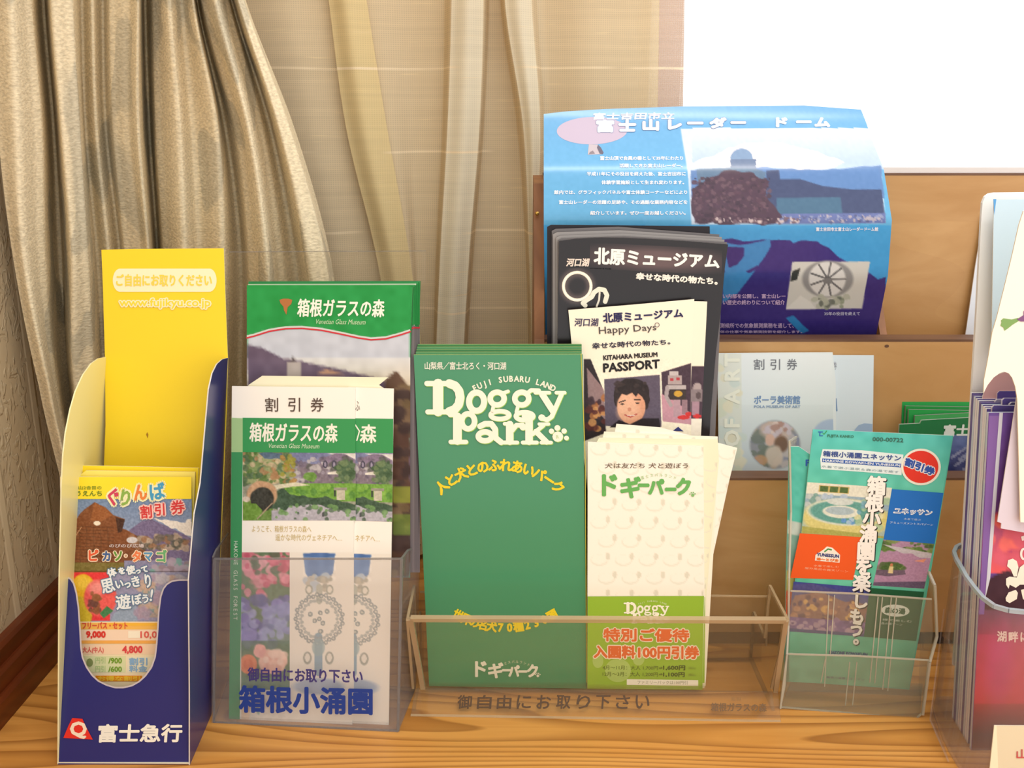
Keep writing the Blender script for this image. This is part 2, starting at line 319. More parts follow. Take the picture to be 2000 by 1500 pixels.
class Pic:
    """a photograph printed on paper: colours of a grid of dots, given in sRGB; local units run over x0..x1, y0..y1"""
    def __init__(s, x0, y0, x1, y1, step=2.0, c=(255, 255, 255), seed=1):
        s.w = int((x1 - x0) / step) + 1; s.h = int((y1 - y0) / step) + 1
        s.X, s.Y = np.meshgrid(np.linspace(x0, x1, s.w), np.linspace(y0, y1, s.h)); s.a = np.zeros((s.h, s.w, 3)) + np.array(c, float)
        s.r = np.random.RandomState(seed); s.q = [(x0, y0), (x1, y0), (x1, y1), (x0, y1)]
    def put(s, m, c, o=1.0):
        m = (np.clip(m, 0, 1) * o)[..., None]; s.a = s.a * (1 - m) + np.array(c, float) * m
    def poly(s, pts, c, o=1.0, rough=0):
        X = s.X + (s.noise(8) - .5) * rough; Y = s.Y + (s.noise(8) - .5) * rough
        n = len(pts); tot = np.zeros(X.shape); cx = abs(s.X[0, -1] - s.X[0, 0]) / max(1, s.w - 1); cy = abs(s.Y[-1, 0] - s.Y[0, 0]) / max(1, s.h - 1)
        for ax, ay in ((-.25, -.4), (.4, -.1), (-.4, .15), (.15, .4)):
            m = np.zeros(X.shape, bool); XX = X + ax * cx; YY = Y + ay * cy
            for i in range(n):
                (x0, y0), (x1, y1) = pts[i], pts[(i + 1) % n]
                if y0 == y1: continue
                m ^= ((YY >= min(y0, y1)) & (YY < max(y0, y1)) & (XX < x0 + (YY - y0) * (x1 - x0) / (y1 - y0)))
            tot += m
        s.put(tot / 4, c, o)
    def rect(s, x0, y0, x1, y1, c, o=1.0): s.put(((s.X >= x0) & (s.X <= x1) & (s.Y >= y0) & (s.Y <= y1)).astype(float), c, o)
    def ell(s, cx, cy, rx, ry, c, o=1.0, soft=0.12, rough=0):
        d = np.sqrt(((s.X - cx) / rx) ** 2 + ((s.Y - cy) / ry) ** 2) + (s.noise(6) - .5) * rough
        s.put((1 - d) / soft + .5, c, o)
    def grad(s, y0, c0, y1, c1, x0=-1e9, x1=1e9):
        t = np.clip((s.Y - y0) / (y1 - y0), 0, 1)[..., None]; g = np.array(c0, float) * (1 - t) + np.array(c1, float) * t
        m = ((s.Y >= y0) & (s.Y <= y1) & (s.X >= x0) & (s.X <= x1))[..., None]; s.a = np.where(m, g, s.a)
    def noise(s, cell):
        cell = max(1, cell); h, w = int(s.h / cell) + 3, int(s.w / cell) + 3; g = s.r.rand(h, w)
        y = np.arange(s.h) / cell; x = np.arange(s.w) / cell; yi, xi = y.astype(int), x.astype(int); fy, fx = (y - yi)[:, None], (x - xi)[None]
        fy = fy * fy * (3 - 2 * fy); fx = fx * fx * (3 - 2 * fx)
        return g[yi][:, xi] * (1 - fy) * (1 - fx) + g[yi + 1][:, xi] * fy * (1 - fx) + g[yi][:, xi + 1] * (1 - fy) * fx + g[yi + 1][:, xi + 1] * fy * fx
    def mottle(s, amp, cell=3, box=None):
        n = (s.noise(cell) - .5) * 2 * amp
        if box: n = n * ((s.X >= box[0]) & (s.X <= box[2]) & (s.Y >= box[1]) & (s.Y <= box[3]))
        s.a = np.clip(s.a + n[..., None], 0, 255)
    def blots(s, box, cols, n, size, rough=0.8):
        for k in range(n):
            x = s.r.uniform(box[0], box[2]); y = s.r.uniform(box[1], box[3]); r = size * s.r.uniform(.5, 1.3)
            s.ell(x, y, r * s.r.uniform(.7, 1.6), r, cols[s.r.randint(len(cols))], .85, .3, rough)
    def line(s, pts, w, c, o=1.0):
        for (x0, y0), (x1, y1) in zip(pts[:-1], pts[1:]):
            dx, dy = x1 - x0, y1 - y0; L2 = dx * dx + dy * dy + 1e-9; t = np.clip(((s.X - x0) * dx + (s.Y - y0) * dy) / L2, 0, 1)
            d = np.hypot(s.X - x0 - t * dx, s.Y - y0 - t * dy); s.put((w / 2 - d) + .6, c, o)

def sheet(name, pl, corners, th, face, edge=(236, 232, 222), mat=None, label=None, cat=None, group=None, nose=0):
    """one folded sheet of paper as a thin slab; corners in the photograph's frame, on plane pl"""
    fr = [pl(x, y) for x, y in corners]; b = (fr[-1] + fr[-2]) / 2 - pl.n * th / 2
    m = MB(); m.prism(fr, -pl.n * th, lin(face), lin(edge)); o = m.build(name, mat or PAPER, None, b)
    return props(o, label, cat, group)

# ================================================================== SETTING
LWX = -0.33
def struct(name, mb, mat, parent=None):
    o = mb.build(name, mat, parent); 
    if not parent: o['kind'] = 'structure'
    return o
b = MB(); b.box((LWX - 0.02, -0.4, -0.75), (LWX, 0.82, 1.6)); struct('wall_left', b, WALLP)
WY = 0.80
wx0 = WY * 0.0; sill_z = 0.318
px = lambda x, y, Y=WY: plane(Y)(x, y)
WX0 = px(1268, 100).x
b = MB(); b.box((LWX, WY, -0.75), (WX0, WY + 0.02, 1.6)); struct('wall_back', b, PLASTER)
b = MB(); b.box((WX0, WY, -0.75), (1.3, WY + 0.02, sill_z)); struct('wall_back_below_window', b, PLASTERW)
b = MB(); b.box((WX0, WY - 0.004, sill_z), (1.3, WY + 0.05, sill_z + 0.008)); wnd = struct('window_1', b, FRAMEM)
b = MB(); b.box((WX0, WY + 0.03, sill_z + 0.008), (WX0 + 0.03, WY + 0.05, 1.3)); b.build('window_frame', FRAMEM, wnd)
b = MB(); b.box((WX0 + 0.03, WY + 0.038, sill_z + 0.008), (1.3, WY + 0.041, 1.3)); b.build('window_pane', mat_acrylic('window_glass', (255, 255, 255), 0.0, (1, 1, 1)), wnd)
b = MB(); b.box((LWX, 0.02, -0.035), (1.0, WY, 0.0))
counter = b.build('counter', WOOD_C, None, (0, 0.5, 0)); props(counter, 'orange-brown wooden counter top with long grain lines under all the holders', 'counter')
b = MB()
for (h0, h1, d) in ((0.0, 0.0175, 0.016), (0.0175, 0.030, 0.012), (0.030, 0.042, 0.008)):
    b.prism([(LWX, 0.02, h0), (LWX + d, 0.02, h0), (LWX + d, 0.02, h1 - 0.0022), (LWX + d - 0.0022, 0.02, h1), (LWX, 0.02, h1)], (0, WY - 0.02, 0))
struct('baseboard_left', b, WOOD_B)

# ---------------------------------------------------------------- curtains
def curtain(lines, ys, nx, rows, yb=None):
    """lines: (x at each of ys, depth). returns a grid of points in the room"""
    K = len(lines); xs = np.array([l[0] for l in lines], float); dep = np.array([l[1] for l in lines], float)
    out = []
    for j in range(rows + 1):
        y = ys[0] + (ys[-1] - ys[0]) * j / rows
        xr = np.zeros(K)
        for k in range(K):
            i = min(max(np.searchsorted(ys, y) - 1, 0), len(ys) - 2); t = (y - ys[i]) / (ys[i + 1] - ys[i])
            p = lambda q: xs[k][min(max(q, 0), len(ys) - 1)]
            a, b_, c, d = p(i - 1), p(i), p(i + 1), p(i + 2)
            xr[k] = 0.5 * (2 * b_ + (c - a) * t + (2 * a - 5 * b_ + 4 * c - d) * t * t + (3 * b_ - a - 3 * c + d) * t ** 3)
        row = []
        for k in range(K - 1):
            for m in range(nx):
                t = m / nx; x = xr[k] + (xr[k + 1] - xr[k]) * t; D = dep[k] + (dep[k + 1] - dep[k]) * (1 - math.cos(math.pi * t)) / 2
                row.append((x, y, D))
        row.append((xr[-1], y, dep[-1])); out.append(row)
    g = []
    for row in out:
        r = []
        for x, y, D in row:
            p = plane(D)(x, y)
            if p.x < LWX + 0.004: p.x = LWX + 0.004
            if p.z < 0.006: p.z = 0.006
            r.append(p)
        g.append(r)
    return g
def grid_mesh(mb, g, smooth=True):
    w = len(g[0]); mb.add([p for r in g for p in r], [(j * w + i, (j + 1) * w + i, (j + 1) * w + i + 1, j * w + i + 1) for j in range(len(g) - 1) for i in range(w - 1)], (1, 1, 1), smooth=smooth)
YS = [-200, 0, 250, 500, 750, 1100]
HL = [((-40, -20, -5, 25, 75, 150), .622), ((10, 20, 30, 45, 95, 165), .612), ((56, 60, 80, 85, 110, 175), .640), ((82, 85, 105, 118, 130, 185), .700),
      ((96, 100, 120, 140, 145, 195), .640), ((135, 140, 155, 170, 185, 215), .650), ((158, 160, 167, 190, 205, 230), .694), ((178, 180, 188, 212, 225, 245), .680),
      ((200, 201, 207, 235, 250, 265), .704), ((214, 215, 222, 245, 265, 285), .682), ((248, 250, 250, 275, 285, 295), .676), ((270, 270, 270, 290, 300, 310), .660),
      ((282, 283, 292, 308, 315, 330), .728), ((298, 300, 305, 320, 330, 345), .690), ((322, 330, 350, 360, 370, 375), .664), ((345, 355, 376, 390, 400, 405), .688),
      ((364, 378, 425, 435, 430, 430), .668), ((366, 385, 440, 470, 470, 475), .710), ((368, 395, 462, 487, 490, 490), .678), ((380, 420, 485, 520, 530, 535), .655),
      ((395, 445, 510, 545, 560, 565), .684), ((398, 452, 528, 575, 600, 610), .704), ((404, 465, 545, 600, 625, 640), .662), ((412, 476, 565, 633, 660, 670), .668), ((416, 480, 575, 645, 675, 690), .715)]
b = MB(); grid_mesh(b, curtain(HL, YS, 6, 60)); hv = b.build('drape', HEAVY, None, (-0.2, 0.69, 0.0))
props(hv, 'heavy beige jacquard curtain gathered in thick folds behind the yellow box', 'curtain')
SL = [((400, 430, 470, 560, 640, 700), .775), ((520, 550, 600, 655, 700, 720), .768), ((600, 632, 668, 712, 745, 765), .775), ((700, 722, 758, 800, 820, 835), .768),
      ((800, 805, 812, 815, 822, 830), .778), ((866, 866, 862, 850, 845, 840), .776), ((884, 882, 874, 860, 850, 845), .757), ((940, 944, 936, 916, 902, 895), .757), ((958, 957, 946, 926, 910, 900), .778),
      ((975, 975, 1008, 1026, 1032, 1035), .778), ((985, 986, 1022, 1034, 1040, 1042), .756), ((1034, 1038, 1055, 1046, 1047, 1050), .757), ((1046, 1050, 1064, 1056, 1058, 1060), .778),
      ((1150, 1150, 1155, 1160, 1165, 1170), .768), ((1240, 1240, 1238, 1235, 1230, 1225), .774), ((1290, 1288, 1284, 1280, 1275, 1270), .768)]
b = MB(); grid_mesh(b, curtain(SL, YS, 6, 50)); sv = b.build('sheer_curtain', SHEER, None, (0.02, 0.77, 0.0))
props(sv, 'sheer tan slub-weave curtain hanging straight down beside the bright window', 'curtain')
b = MB(); grid_mesh(b, curtain([((1290, 1288, 1284, 1280, 1275, 1270), .7678), ((1340, 1337, 1333, 1326, 1320, 1315), .770)], YS, 6, 50)); b.build('hem', HEM, sv)
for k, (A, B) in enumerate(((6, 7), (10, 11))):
    l0 = SL[A]; l1 = SL[B]; b = MB(); grid_mesh(b, curtain([(l0[0], l0[1] - .0012), (tuple((p + q) / 2 for p, q in zip(l0[0], l1[0])), .750), (l1[0], l1[1] - .0012)], YS, 6, 50)); b.build('lit_fold', SHEERW, sv)  # paler overlapping strips: light catching the fold ridges, painted as cloth colour
b = MB(); grid_mesh(b, curtain([((612, 642, 676, 735, 775, 795), .7665), ((645, 675, 712, 765, 800, 815), .7595), ((682, 716, 756, 800, 830, 840), .7665)], YS, 6, 50)); b.build('backlit_fold', WARMFOLD, sv)  # warm light through a fold, painted as a separate golden strip

# ---------------------------------------------------------------- wooden rack
RX0, RX1 = 0.0225, 0.46
rack = root('brochure_rack', (0.2, 0.66, 0), 'tiered wooden brochure rack with brown board edges under the bright window', 'rack')
def board(name, y, t, z0, z1, x0=RX0, x1=RX1):
    b = MB(); b.box((x0, y, z0), (x1, y + t, z1)); p = b.build(name, WOOD_R, rack)
    e = MB(); e.box((x0, y - 0.0002, z1), (x1, y + t, z1 + 0.0016)); e.build('board_edge', WOOD_E, p); return p
board('front_board', 0.62, 0.014, 0.012, 0.1265)
board('front_board', 0.665, 0.016, 0.012, 0.2125)
board('back_board', 0.722, 0.012, 0.012, 0.3235)
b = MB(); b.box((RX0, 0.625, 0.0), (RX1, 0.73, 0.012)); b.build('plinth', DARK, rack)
b = MB(); b.prism([(RX0 - .007, .617, 0), (RX0 - .007, .617, .128), (RX0 - .007, .662, .215), (RX0 - .007, .700, .319), (RX0 - .007, .735, .323), (RX0 - .007, .735, 0)], (.007, 0, 0)); b.build('side_board', WOOD_S, rack)
b = MB(); b.prism([(RX1, .617, 0), (RX1, .617, .128), (RX1, .662, .215), (RX1, .700, .319), (RX1, .735, .323), (RX1, .735, 0)], (.007, 0, 0)); b.build('side_board', WOOD_S, rack)
for (X, y0, y1, z0, z1) in ((0.2655, .6815, .7215, .205, .262), (0.247, .6345, .6645, .118, .158)):
    b = MB(); b.prism([(X, y0, .012), (X, y0, z0), (X, y1, z1), (X, y1, .012)], (.005, 0, 0)); b.build('divider', WOOD_S, rack)
b = MB(); p = plane(.6648)(1732, 676)
b.add([p + Vector((.0016 * math.cos(t), 0, .0011 * math.sin(t))) for t in [k * math.pi / 6 for k in range(12)]] , [tuple(range(12))]); b.build('knot', WOOD_E, rack)
p = plane(.6895)(1049, 417); b = MB()
vs = []
for j in range(5):
    a = math.pi / 2 * j / 4
    vs += [p + Vector((.0016 * math.cos(a) * math.cos(t), -.0016 * math.sin(a), .0016 * math.cos(a) * math.sin(t))) for t in [k * math.pi / 5 for k in range(10)]]
b.add(vs, [(j * 10 + i, j * 10 + (i + 1) % 10, (j + 1) * 10 + (i + 1) % 10, (j + 1) * 10 + i) for j in range(4) for i in range(10)] + [tuple(range(9, -1, -1))]); b.build('brass_pin', BRASS, rack)

# ================================================================== OBJECTS
GREEN = (56, 150, 84)
def doggy_logo(A, l=5, edge=(150, 205, 90), face=(252, 246, 226), T=lambda x, y: (x, y), k=1.0):
    """slab letters built from strokes, two lines, and the paw beside them"""
    def ln(p, w): 
        if edge: A.line([T(x + 4, y + 5) for x, y in p], w * k, edge, l - 1)
        A.line([T(x, y) for x, y in p], w * k, face, l)
    def rg(cx, cy, rx, ry, w, a0=0, a1=360):
        ln([(cx + rx * math.cos(math.radians(a0 + (a1 - a0) * i / 24)), cy + ry * math.sin(math.radians(a0 + (a1 - a0) * i / 24))) for i in range(25)], w)
    ln([(240, 365), (240, 560)], 74); ln([(160, 362), (330, 362)], 38); ln([(166, 565), (330, 565)], 36)
    ln([(320, 362), (362, 378), (390, 415), (398, 462), (388, 512), (358, 548), (320, 562)], 62)
    rg(515, 492, 54, 66, 44); rg(662, 470, 50, 46, 40); rg(682, 588, 66, 28, 34); ln([(636, 520), (628, 560)], 26); ln([(700, 432), (740, 418)], 26)
    rg(838, 470, 50, 46, 40); rg(858, 596, 62, 28, 34); ln([(812, 520), (800, 566)], 26); ln([(878, 432), (905, 410), (960, 412)], 30)
    ln([(985, 440), (1062, 560)], 46); ln([(1122, 440), (1052, 600), (1020, 622), (985, 612)], 34); ln([(935, 428), (1035, 428)], 26); ln([(1085, 428), (1145, 428)], 26); A_ = (980, 606); ln([A_, (982, 607)], 48)
    ln([(378, 600), (378, 770)], 62); ln([(330, 780), (440, 780)], 32); ln([(325, 588), (380, 588)], 30); rg(455, 632, 46, 54, 40)
    ln([(540, 668), (575, 650), (620, 650), (648, 688), (650, 750), (690, 782)], 42); rg(575, 740, 48, 32, 40)
    ln([(752, 655), (752, 775)], 54); ln([(708, 784), (806, 784)], 28); ln([(715, 650), (760, 650)], 26); ln([(768, 700), (800, 660), (846, 660)], 34); ln([(846, 672), (847, 673)], 50)
    ln([(890, 600), (890, 775)], 54); ln([(845, 784), (946, 784)], 28); ln([(850, 596), (890, 596)], 26); ln([(915, 725), (992, 662)], 30); ln([(940, 705), (1015, 780)], 40); ln([(962, 652), (1030, 652)], 24); ln([(978, 784), (1048, 784)], 26)
    for x, y, r in ((1095, 742, 38), (1050, 703, 19), (1092, 680, 21), (1140, 702, 19), (1157, 752, 17)): ln([(x, y), (x + 1, y)], 2 * r)
    A.chars([('R', *T(1095, 742), 34 * k, 38 * k, -10)], (176, 214, 150), l + 1) if k > .5 else None

def arc_text(A, txt, cx, cy, r, a0, a1, sx, sy, c, ry=None, l=4, **k):
    """letters along a circle; angles in degrees clockwise from the top; negative r: along the bottom"""
    n = len(txt); it = []; R = abs(r); ry = ry or R
    for i, ch in enumerate(txt):
        a = a0 + (a1 - a0) * i / max(1, n - 1); t = math.radians(a); sg = 1 if r > 0 else -1
        x = cx + R * math.sin(t); y = cy - sg * ry * math.cos(t); tx, ty = R * math.cos(t), sg * ry * math.sin(t)
        if ch != ' ': it.append((ch, x, y, sx, sy, math.degrees(math.atan2(ty, tx))))
    A.chars(it, c, l, **k)

# ---------------------------------------------------------------- blue and yellow cardboard dispenser
LN = 10.7
bxF = plane(0.489, LN); bxB = plane(0.545, LN)
fr = [bxF(*p) for p in ((112, 1493), (371, 1505))]
box = root('leaflet_dispenser', ((fr[0].x + fr[1].x) / 2, 0.515, 0.0), 'yellow and navy cardboard leaflet box with a tall yellow back standing on the counter', 'display box')
NAVY = (40, 44, 112); YEL = (247, 214, 46); CREAM = (246, 236, 170)
U = [(117, 1134), (122, 1129), (130, 1127), (138, 1131), (144, 1140), (149, 1158), (153, 1185), (156, 1225), (158, 1264), (161, 1284), (169, 1303), (180, 1319), (192, 1330), (208, 1338), (225, 1343), (241, 1343), (258, 1339), (272, 1331), (284, 1320), (296, 1303), (303, 1283), (306, 1258), (308, 1231), (310, 1195), (314, 1165), (319, 1150), (326, 1141), (336, 1135), (350, 1133), (369, 1133)]
front_px = U + [(370, 1230), (371, 1350), (371, 1505), (112, 1493), (114, 1300)]
b = MB(); b.prism([bxF(*p) for p in front_px], -bxF.n * .0007, lin(NAVY), lin((190, 186, 196))); fp = b.build('front_panel', CARD, box)
A = Art(bxF); A.view(80, 880, 2.42)
for p0, p1 in zip(U[2:-1], U[3:]):
    A.vw = (0, 0, 1); A.line([p0, p1], 3.0, (196, 186, 190), 1, caps=False)
A.view(80, 880, 2.42)
A.poly([(148, 1264), (196, 1268), (210, 1300), (245, 1366), (106, 1358), (130, 1300)], (226, 48, 34), 3)
A.chars([('Q', 177, 1312, 100, 92, 0)], (244, 226, 200), 4, bold=3.6)
A.text('富士急行', Q(270, 1296, 662, 1378, -2, 6), (244, 240, 226), 4, bold=3.2)
A.build('printed_lettering', fp)
bk_px = [(198, 488), (260, 486), (437, 485), (441, 600), (445, 700), (443, 800), (416, 1420), (166, 1420), (196, 1100), (206, 830), (205, 700), (201, 560)]
b = MB(); b.prism([bxB(*p) for p in bk_px], -bxB.n * .0007, lin(YEL), lin((230, 220, 170))); bp_ = b.build('back_panel', CARD, box)
A = Art(bxB); A.view(0, 450, 3)
A.poly([(965 + sg * 262 + 42 * math.cos(t) * 1.0 * (1), 292 + 68 * math.sin(t)) for sg, ts in ((1, range(-9, 10)), (-1, range(9, 28))) for t in [math.radians(10 * k) for k in ts]], (252, 238, 196), 2)
A.text('ご自由にお取りください', (682, 258, 1240, 326), (242, 214, 84), 4, bold=2.0)
A.text('www.fujikyu.co.jp', (700, 400, 1232, 458), (246, 216, 60), 5, bold=1.2, out=(252, 238, 196), outw=8)
A.poly([(862, 1182), (869, 1196), (864, 1218), (856, 1196)], (170, 120, 30), 2)
A.build('printed_lettering', bp_)
# side flaps join front and back panels
TL, TR, BR, BL = bxB(205, 697), bxB(445, 700), bxB(417, 1418), bxB(166, 1418)
fBR = bxF(371, 1505); sdP = plane3(fBR, BR, TR)
side_px = [(371, 1505), (371, 1350), (369, 1133), (380, 1004), (392, 943), (400, 850), (408, 760), (415, 729), (424, 711), (434, 702), (445, 699), (443, 800), (417, 1418)]
b = MB(); b.prism([sdP(*p) for p in side_px], -sdP.n * .0007, lin((32, 38, 104)), lin((214, 208, 200))); b.build('side_flap', CARD, box)
fBL = bxF(112, 1493); sdL = plane3(fBL, BL, TL)
sl_px = [(112, 1493), (113, 1300), (114, 1134), (117, 1010), (118, 950), (121, 890), (126, 845), (135, 800), (145, 765), (160, 732), (176, 710), (190, 700), (205, 697), (206, 830), (196, 1100), (166, 1418)]
b = MB(); b.prism([sdL(*p) for p in sl_px], sdL.n * .0007, lin(CREAM), lin((236, 228, 180))); b.build('side_flap', CARD, box)
b = MB(); b.prism([Vector((fBL.x, fBL.y, .0008)), Vector((fBR.x, fBR.y, .0008)), Vector((BR.x, BR.y, .0008)), Vector((BL.x, BL.y, .0008))], (0, 0, .0006), lin((236, 228, 200))); b.build('base', CARD, box)

cpP = plane(0.5005, LN)
# coupon in the box
C0 = [(117, 931), (373, 933), (366, 1440), (128, 1440)]
cp = sheet('discount_coupon', cpP, C0, .0009, (248, 238, 216), label='colourful yellow-headed amusement park coupon at the front of the navy box', cat='coupon')
P1 = Pic(118, 484, 1790, 1420, 8, (126, 146, 178), 3); P1.grad(484, (116, 138, 172), 1000, (140, 152, 180)); 
P1.poly([(1000, 880), (1150, 770), (1280, 745), (1700, 940), (1790, 990), (1790, 1300), (900, 1300)], (118, 106, 140)); P1.poly([(1300, 740), (1560, 760), (1700, 780), (1790, 720), (1790, 960), (1700, 930)], (232, 224, 214), rough=30)
P1.poly([(118, 850), (270, 800), (420, 620), (550, 530), (680, 590), (790, 690), (940, 740), (900, 860), (1000, 900), (1200, 1020), (1200, 1300), (118, 1300)], (128, 76, 44), rough=14)
P1.poly([(550, 530), (680, 590), (790, 690), (640, 770), (500, 760)], (150, 90, 50)); P1.poly([(820, 720), (940, 750), (900, 900), (850, 920)], (70, 42, 30))
for y in range(830, 1300, 42): P1.line([(180, y), (800, y + 20)], 9, (92, 54, 32), .8)
for x in range(180, 800, 90): P1.line([(x, 850), (x + 10, 1290)], 10, (104, 64, 38), .8)
P1.ell(585, 795, 45, 28, (236, 222, 200)); P1.line([(385, 845), (250, 1050)], 10, (196, 150, 110))
P1.blots((1000, 960, 1700, 1120), [(150, 110, 80), (90, 90, 80), (180, 160, 140), (110, 100, 90)], 50, 40)
P1.rect(118, 1300, 930, 1420, (124, 110, 56)); P1.rect(930, 1270, 1790, 1420, (140, 138, 168)); P1.ell(1030, 1010, 70, 40, (206, 202, 204)); P1.mottle(14, 2)
P1.blots((1300, 1290, 1790, 1420), [(176, 160, 176), (120, 170, 160), (150, 130, 140)], 26, 50)
A = Art(cpP.back(-.0)); A.view(100, 900, 6.522); A.raster(P1, P1.q, 1)
P2 = Pic(160, 30, 1700, 660, 8, (150, 148, 176), 5); P2.rect(160, 30, 720, 640, (232, 60, 64)); P2.ell(390, 260, 150, 190, (236, 186, 40)); P2.ell(380, 180, 90, 80, (244, 206, 80), .8, .8)
P2.ell(330, 560, 170, 220, (214, 186, 52)); P2.ell(600, 360, 200, 230, (236, 96, 90)); P2.ell(560, 240, 100, 80, (244, 160, 150), .8, .9); P2.poly([(590, 550), (680, 460), (760, 520), (640, 610)], (70, 130, 80))
P2.blots((450, 300, 560, 600), [(150, 96, 60), (110, 70, 60)], 12, 40); P2.poly([(720, 660), (760, 560), (860, 470), (1040, 450), (1050, 660)], (150, 166, 186)); P2.rect(1060, 420, 1700, 600, (176, 158, 150)); P2.blots((1100, 100, 1700, 560), [(200, 170, 150), (120, 150, 150), (170, 150, 170), (190, 184, 190)], 60, 60); P2.mottle(10, 2)
A.view(100, 1110, 6.25); A.raster(P2, P2.q, 1)
A.rect(160, 650, 1500, 1500, (248, 226, 184), 1); A.rect(160, 665, 1500, 745, (248, 190, 90), 2); A.rect(700, 672, 1500, 700, (250, 190, 60), 3)
A.rect(160, 750, 1500, 880, (250, 220, 190), 2); A.rect(160, 880, 1500, 920, (246, 176, 84), 3); A.rect(370, 930, 1330, 1050, (250, 214, 176), 2); A.rect(370, 1070, 910, 1270, (226, 224, 170), 2); A.rect(930, 1080, 1250, 1270, (240, 228, 196), 2); A.rect(940, 765, 1100, 850, (252, 240, 214), 3)
A.text('フリーパス・セット', (380, 660, 930, 740), (222, 84, 62), 4, bold=3); A.text('9,000', (430, 770, 660, 856), (222, 60, 48), 4, bold=6); A.text('10,000', (1090, 770, 1420, 860), (226, 96, 84), 4, bold=3)
A.text('4,800', (870, 950, 1110, 1045), (222, 70, 70), 4, bold=5); A.text('大人(中人)', (385, 960, 640, 1040), (222, 100, 90), 4, bold=2)
A.text('/900', (700, 1095, 860, 1160), (120, 160, 40), 4, bold=3); A.text('/600', (700, 1200, 860, 1262), (120, 160, 40), 4, bold=3); A.text('円引', (540, 1085, 660, 1160), (190, 206, 140), 4, bold=2); A.text('円引', (540, 1190, 660, 1262), (190, 206, 140), 4, bold=2)
A.ell(470, 1150, 40, 50, (140, 150, 90), 4); A.text('割引', (955, 1095, 1170, 1180), (140, 176, 206), 4, bold=4); A.text('料金', (955, 1190, 1170, 1262), (140, 176, 206), 4, bold=3)
A.rect(540, 1310, 1110, 1380, (240, 150, 30), 3); A.text('お得な割引', (570, 1316, 1080, 1374), (250, 200, 60), 4, bold=3)
A.chars([('体', 740, 50, 110, 110, -20), ('を', 860, 30, 90, 90, -15), ('使', 970, 20, 110, 110, -12), ('っ', 1060, 30, 80, 80, -12), ('て', 1140, 10, 90, 90, -14), ('思', 690, 210, 170, 190, -14), ('い', 830, 190, 110, 130, -12), ('っ', 930, 190, 100, 110, -12), ('き', 1030, 160, 130, 150, -14), ('り', 1180, 150, 110, 190, -8), ('遊', 880, 410, 190, 190, -6), ('ぼ', 1040, 380, 130, 140, -8), ('う', 1150, 370, 110, 120, -6), ('!', 1225, 320, 180, 200, 8)], (236, 240, 240), 6, bold=5, out=(96, 130, 160), outw=15)
A.view(100, 900, 6.522)
A.rect(118, 205, 1785, 486, (250, 222, 50), 2); A.text('富士山2合目の', (212, 318, 640, 366), (150, 160, 40), 4, bold=2); A.text('ゆうえんち', (225, 385, 645, 450), (120, 140, 40), 4, bold=3)
A.chars([('ぐ', 785, 455, 190, 240, 8, (206, 66, 96)), ('り', 945, 470, 180, 230, 8, (140, 176, 80)), ('ん', 1130, 400, 180, 230, -6, (232, 130, 60)), ('ば', 1345, 390, 210, 230, -8, (72, 156, 196))], (0, 0, 0), 6, bold=8, out=(240, 236, 190), outw=34)
A.chars([('割', 1210, 650, 160, 170, -4), ('引', 1385, 620, 150, 160, -4), ('券', 1610, 590, 180, 180, -6)], (214, 60, 60), 8, bold=4, out=(246, 200, 190), outw=24)
A.chars([('ピ', 530, 1205, 150, 160, 0, (226, 96, 60)), ('カ', 705, 1215, 120, 140, 0, (70, 100, 150)), ('ソ', 850, 1210, 130, 150, 0, (100, 150, 60)), ('・', 950, 1210, 90, 90, 0, (200, 160, 130)), ('タ', 1090, 1215, 130, 150, 0, (236, 130, 80)), ('マ', 1235, 1215, 120, 140, 0, (90, 150, 190)), ('ゴ', 1400, 1215, 150, 160, 0, (110, 180, 120))], (0, 0, 0), 6, bold=7, out=(248, 226, 196), outw=19)
A.text('のびのび広場', (740, 1060, 1180, 1105), (206, 190, 186), 4, bold=2)
A.build('printed_picture', cp)
c2 = sheet('discount_coupon', cpP.back(.006), [(160, 909), (388, 914), (384, 1300), (170, 1300)], .0009, (250, 220, 44), label='plain yellow coupon edge showing highest in the navy box, behind the pictured one', cat='coupon')
c3 = sheet('discount_coupon', cpP.back(.003), [(153, 930), (168, 919), (381, 922), (378, 1010), (374, 1300), (150, 1300)], .0009, (248, 226, 110), label='pale yellow coupon lying between the pictured coupon and the highest one', cat='coupon')

# ---------------------------------------------------------------- smoky clear stand with glass museum brochures
GY = -4.7; GL = 11.0
gF = plane(0.5245, GL * .55, GY, X0=-.127); gA = plane(0.5300, GL, GY, X0=-.127); gB = gA.back(.0022)
gS = root('acrylic_stand', (-.127, .55, 0), 'smoky clear acrylic stand with bold navy lettering beside the navy cardboard box', 'leaflet stand')
def acrylic_sheet(name, parent, S, pts, th, mat=ACR, edge=None, ew=.0012, edges=None, ename='polished_edge'):
    m = MB(); f = [S(*p) for p in pts]; m.prism(f, -S.n * th); o = m.build(name, mat, parent)
    if edge:
        e = MB(); n = len(f)
        for i in (edges if edges is not None else range(n)): e.strip(f[i] - S.n * th / 2, f[(i + 1) % n] - S.n * th / 2, ew, S.n)
        e.build(ename, edge, o)
    return o
gf = acrylic_sheet('front_panel', gS, gF, [(418, 1092), (785, 1092), (778, 1429), (417, 1412)], .0014, ACRG, ACRGE, .0011)
A = Art(gF); A.text('御自由にお取り下さい', Q(484, 1304, 708, 1330, 4), (66, 58, 120), 2, bold=.8)
A.text('箱根小涌園', Q(468, 1340, 726, 1390, 5, 0), (32, 62, 144), 2, bold=2.0)
A.build('printed_lettering', gf)
bl, brr = gF(417, 1412), gF(778, 1429); gBk = plane(0.572, GL, GY, X0=-.127)
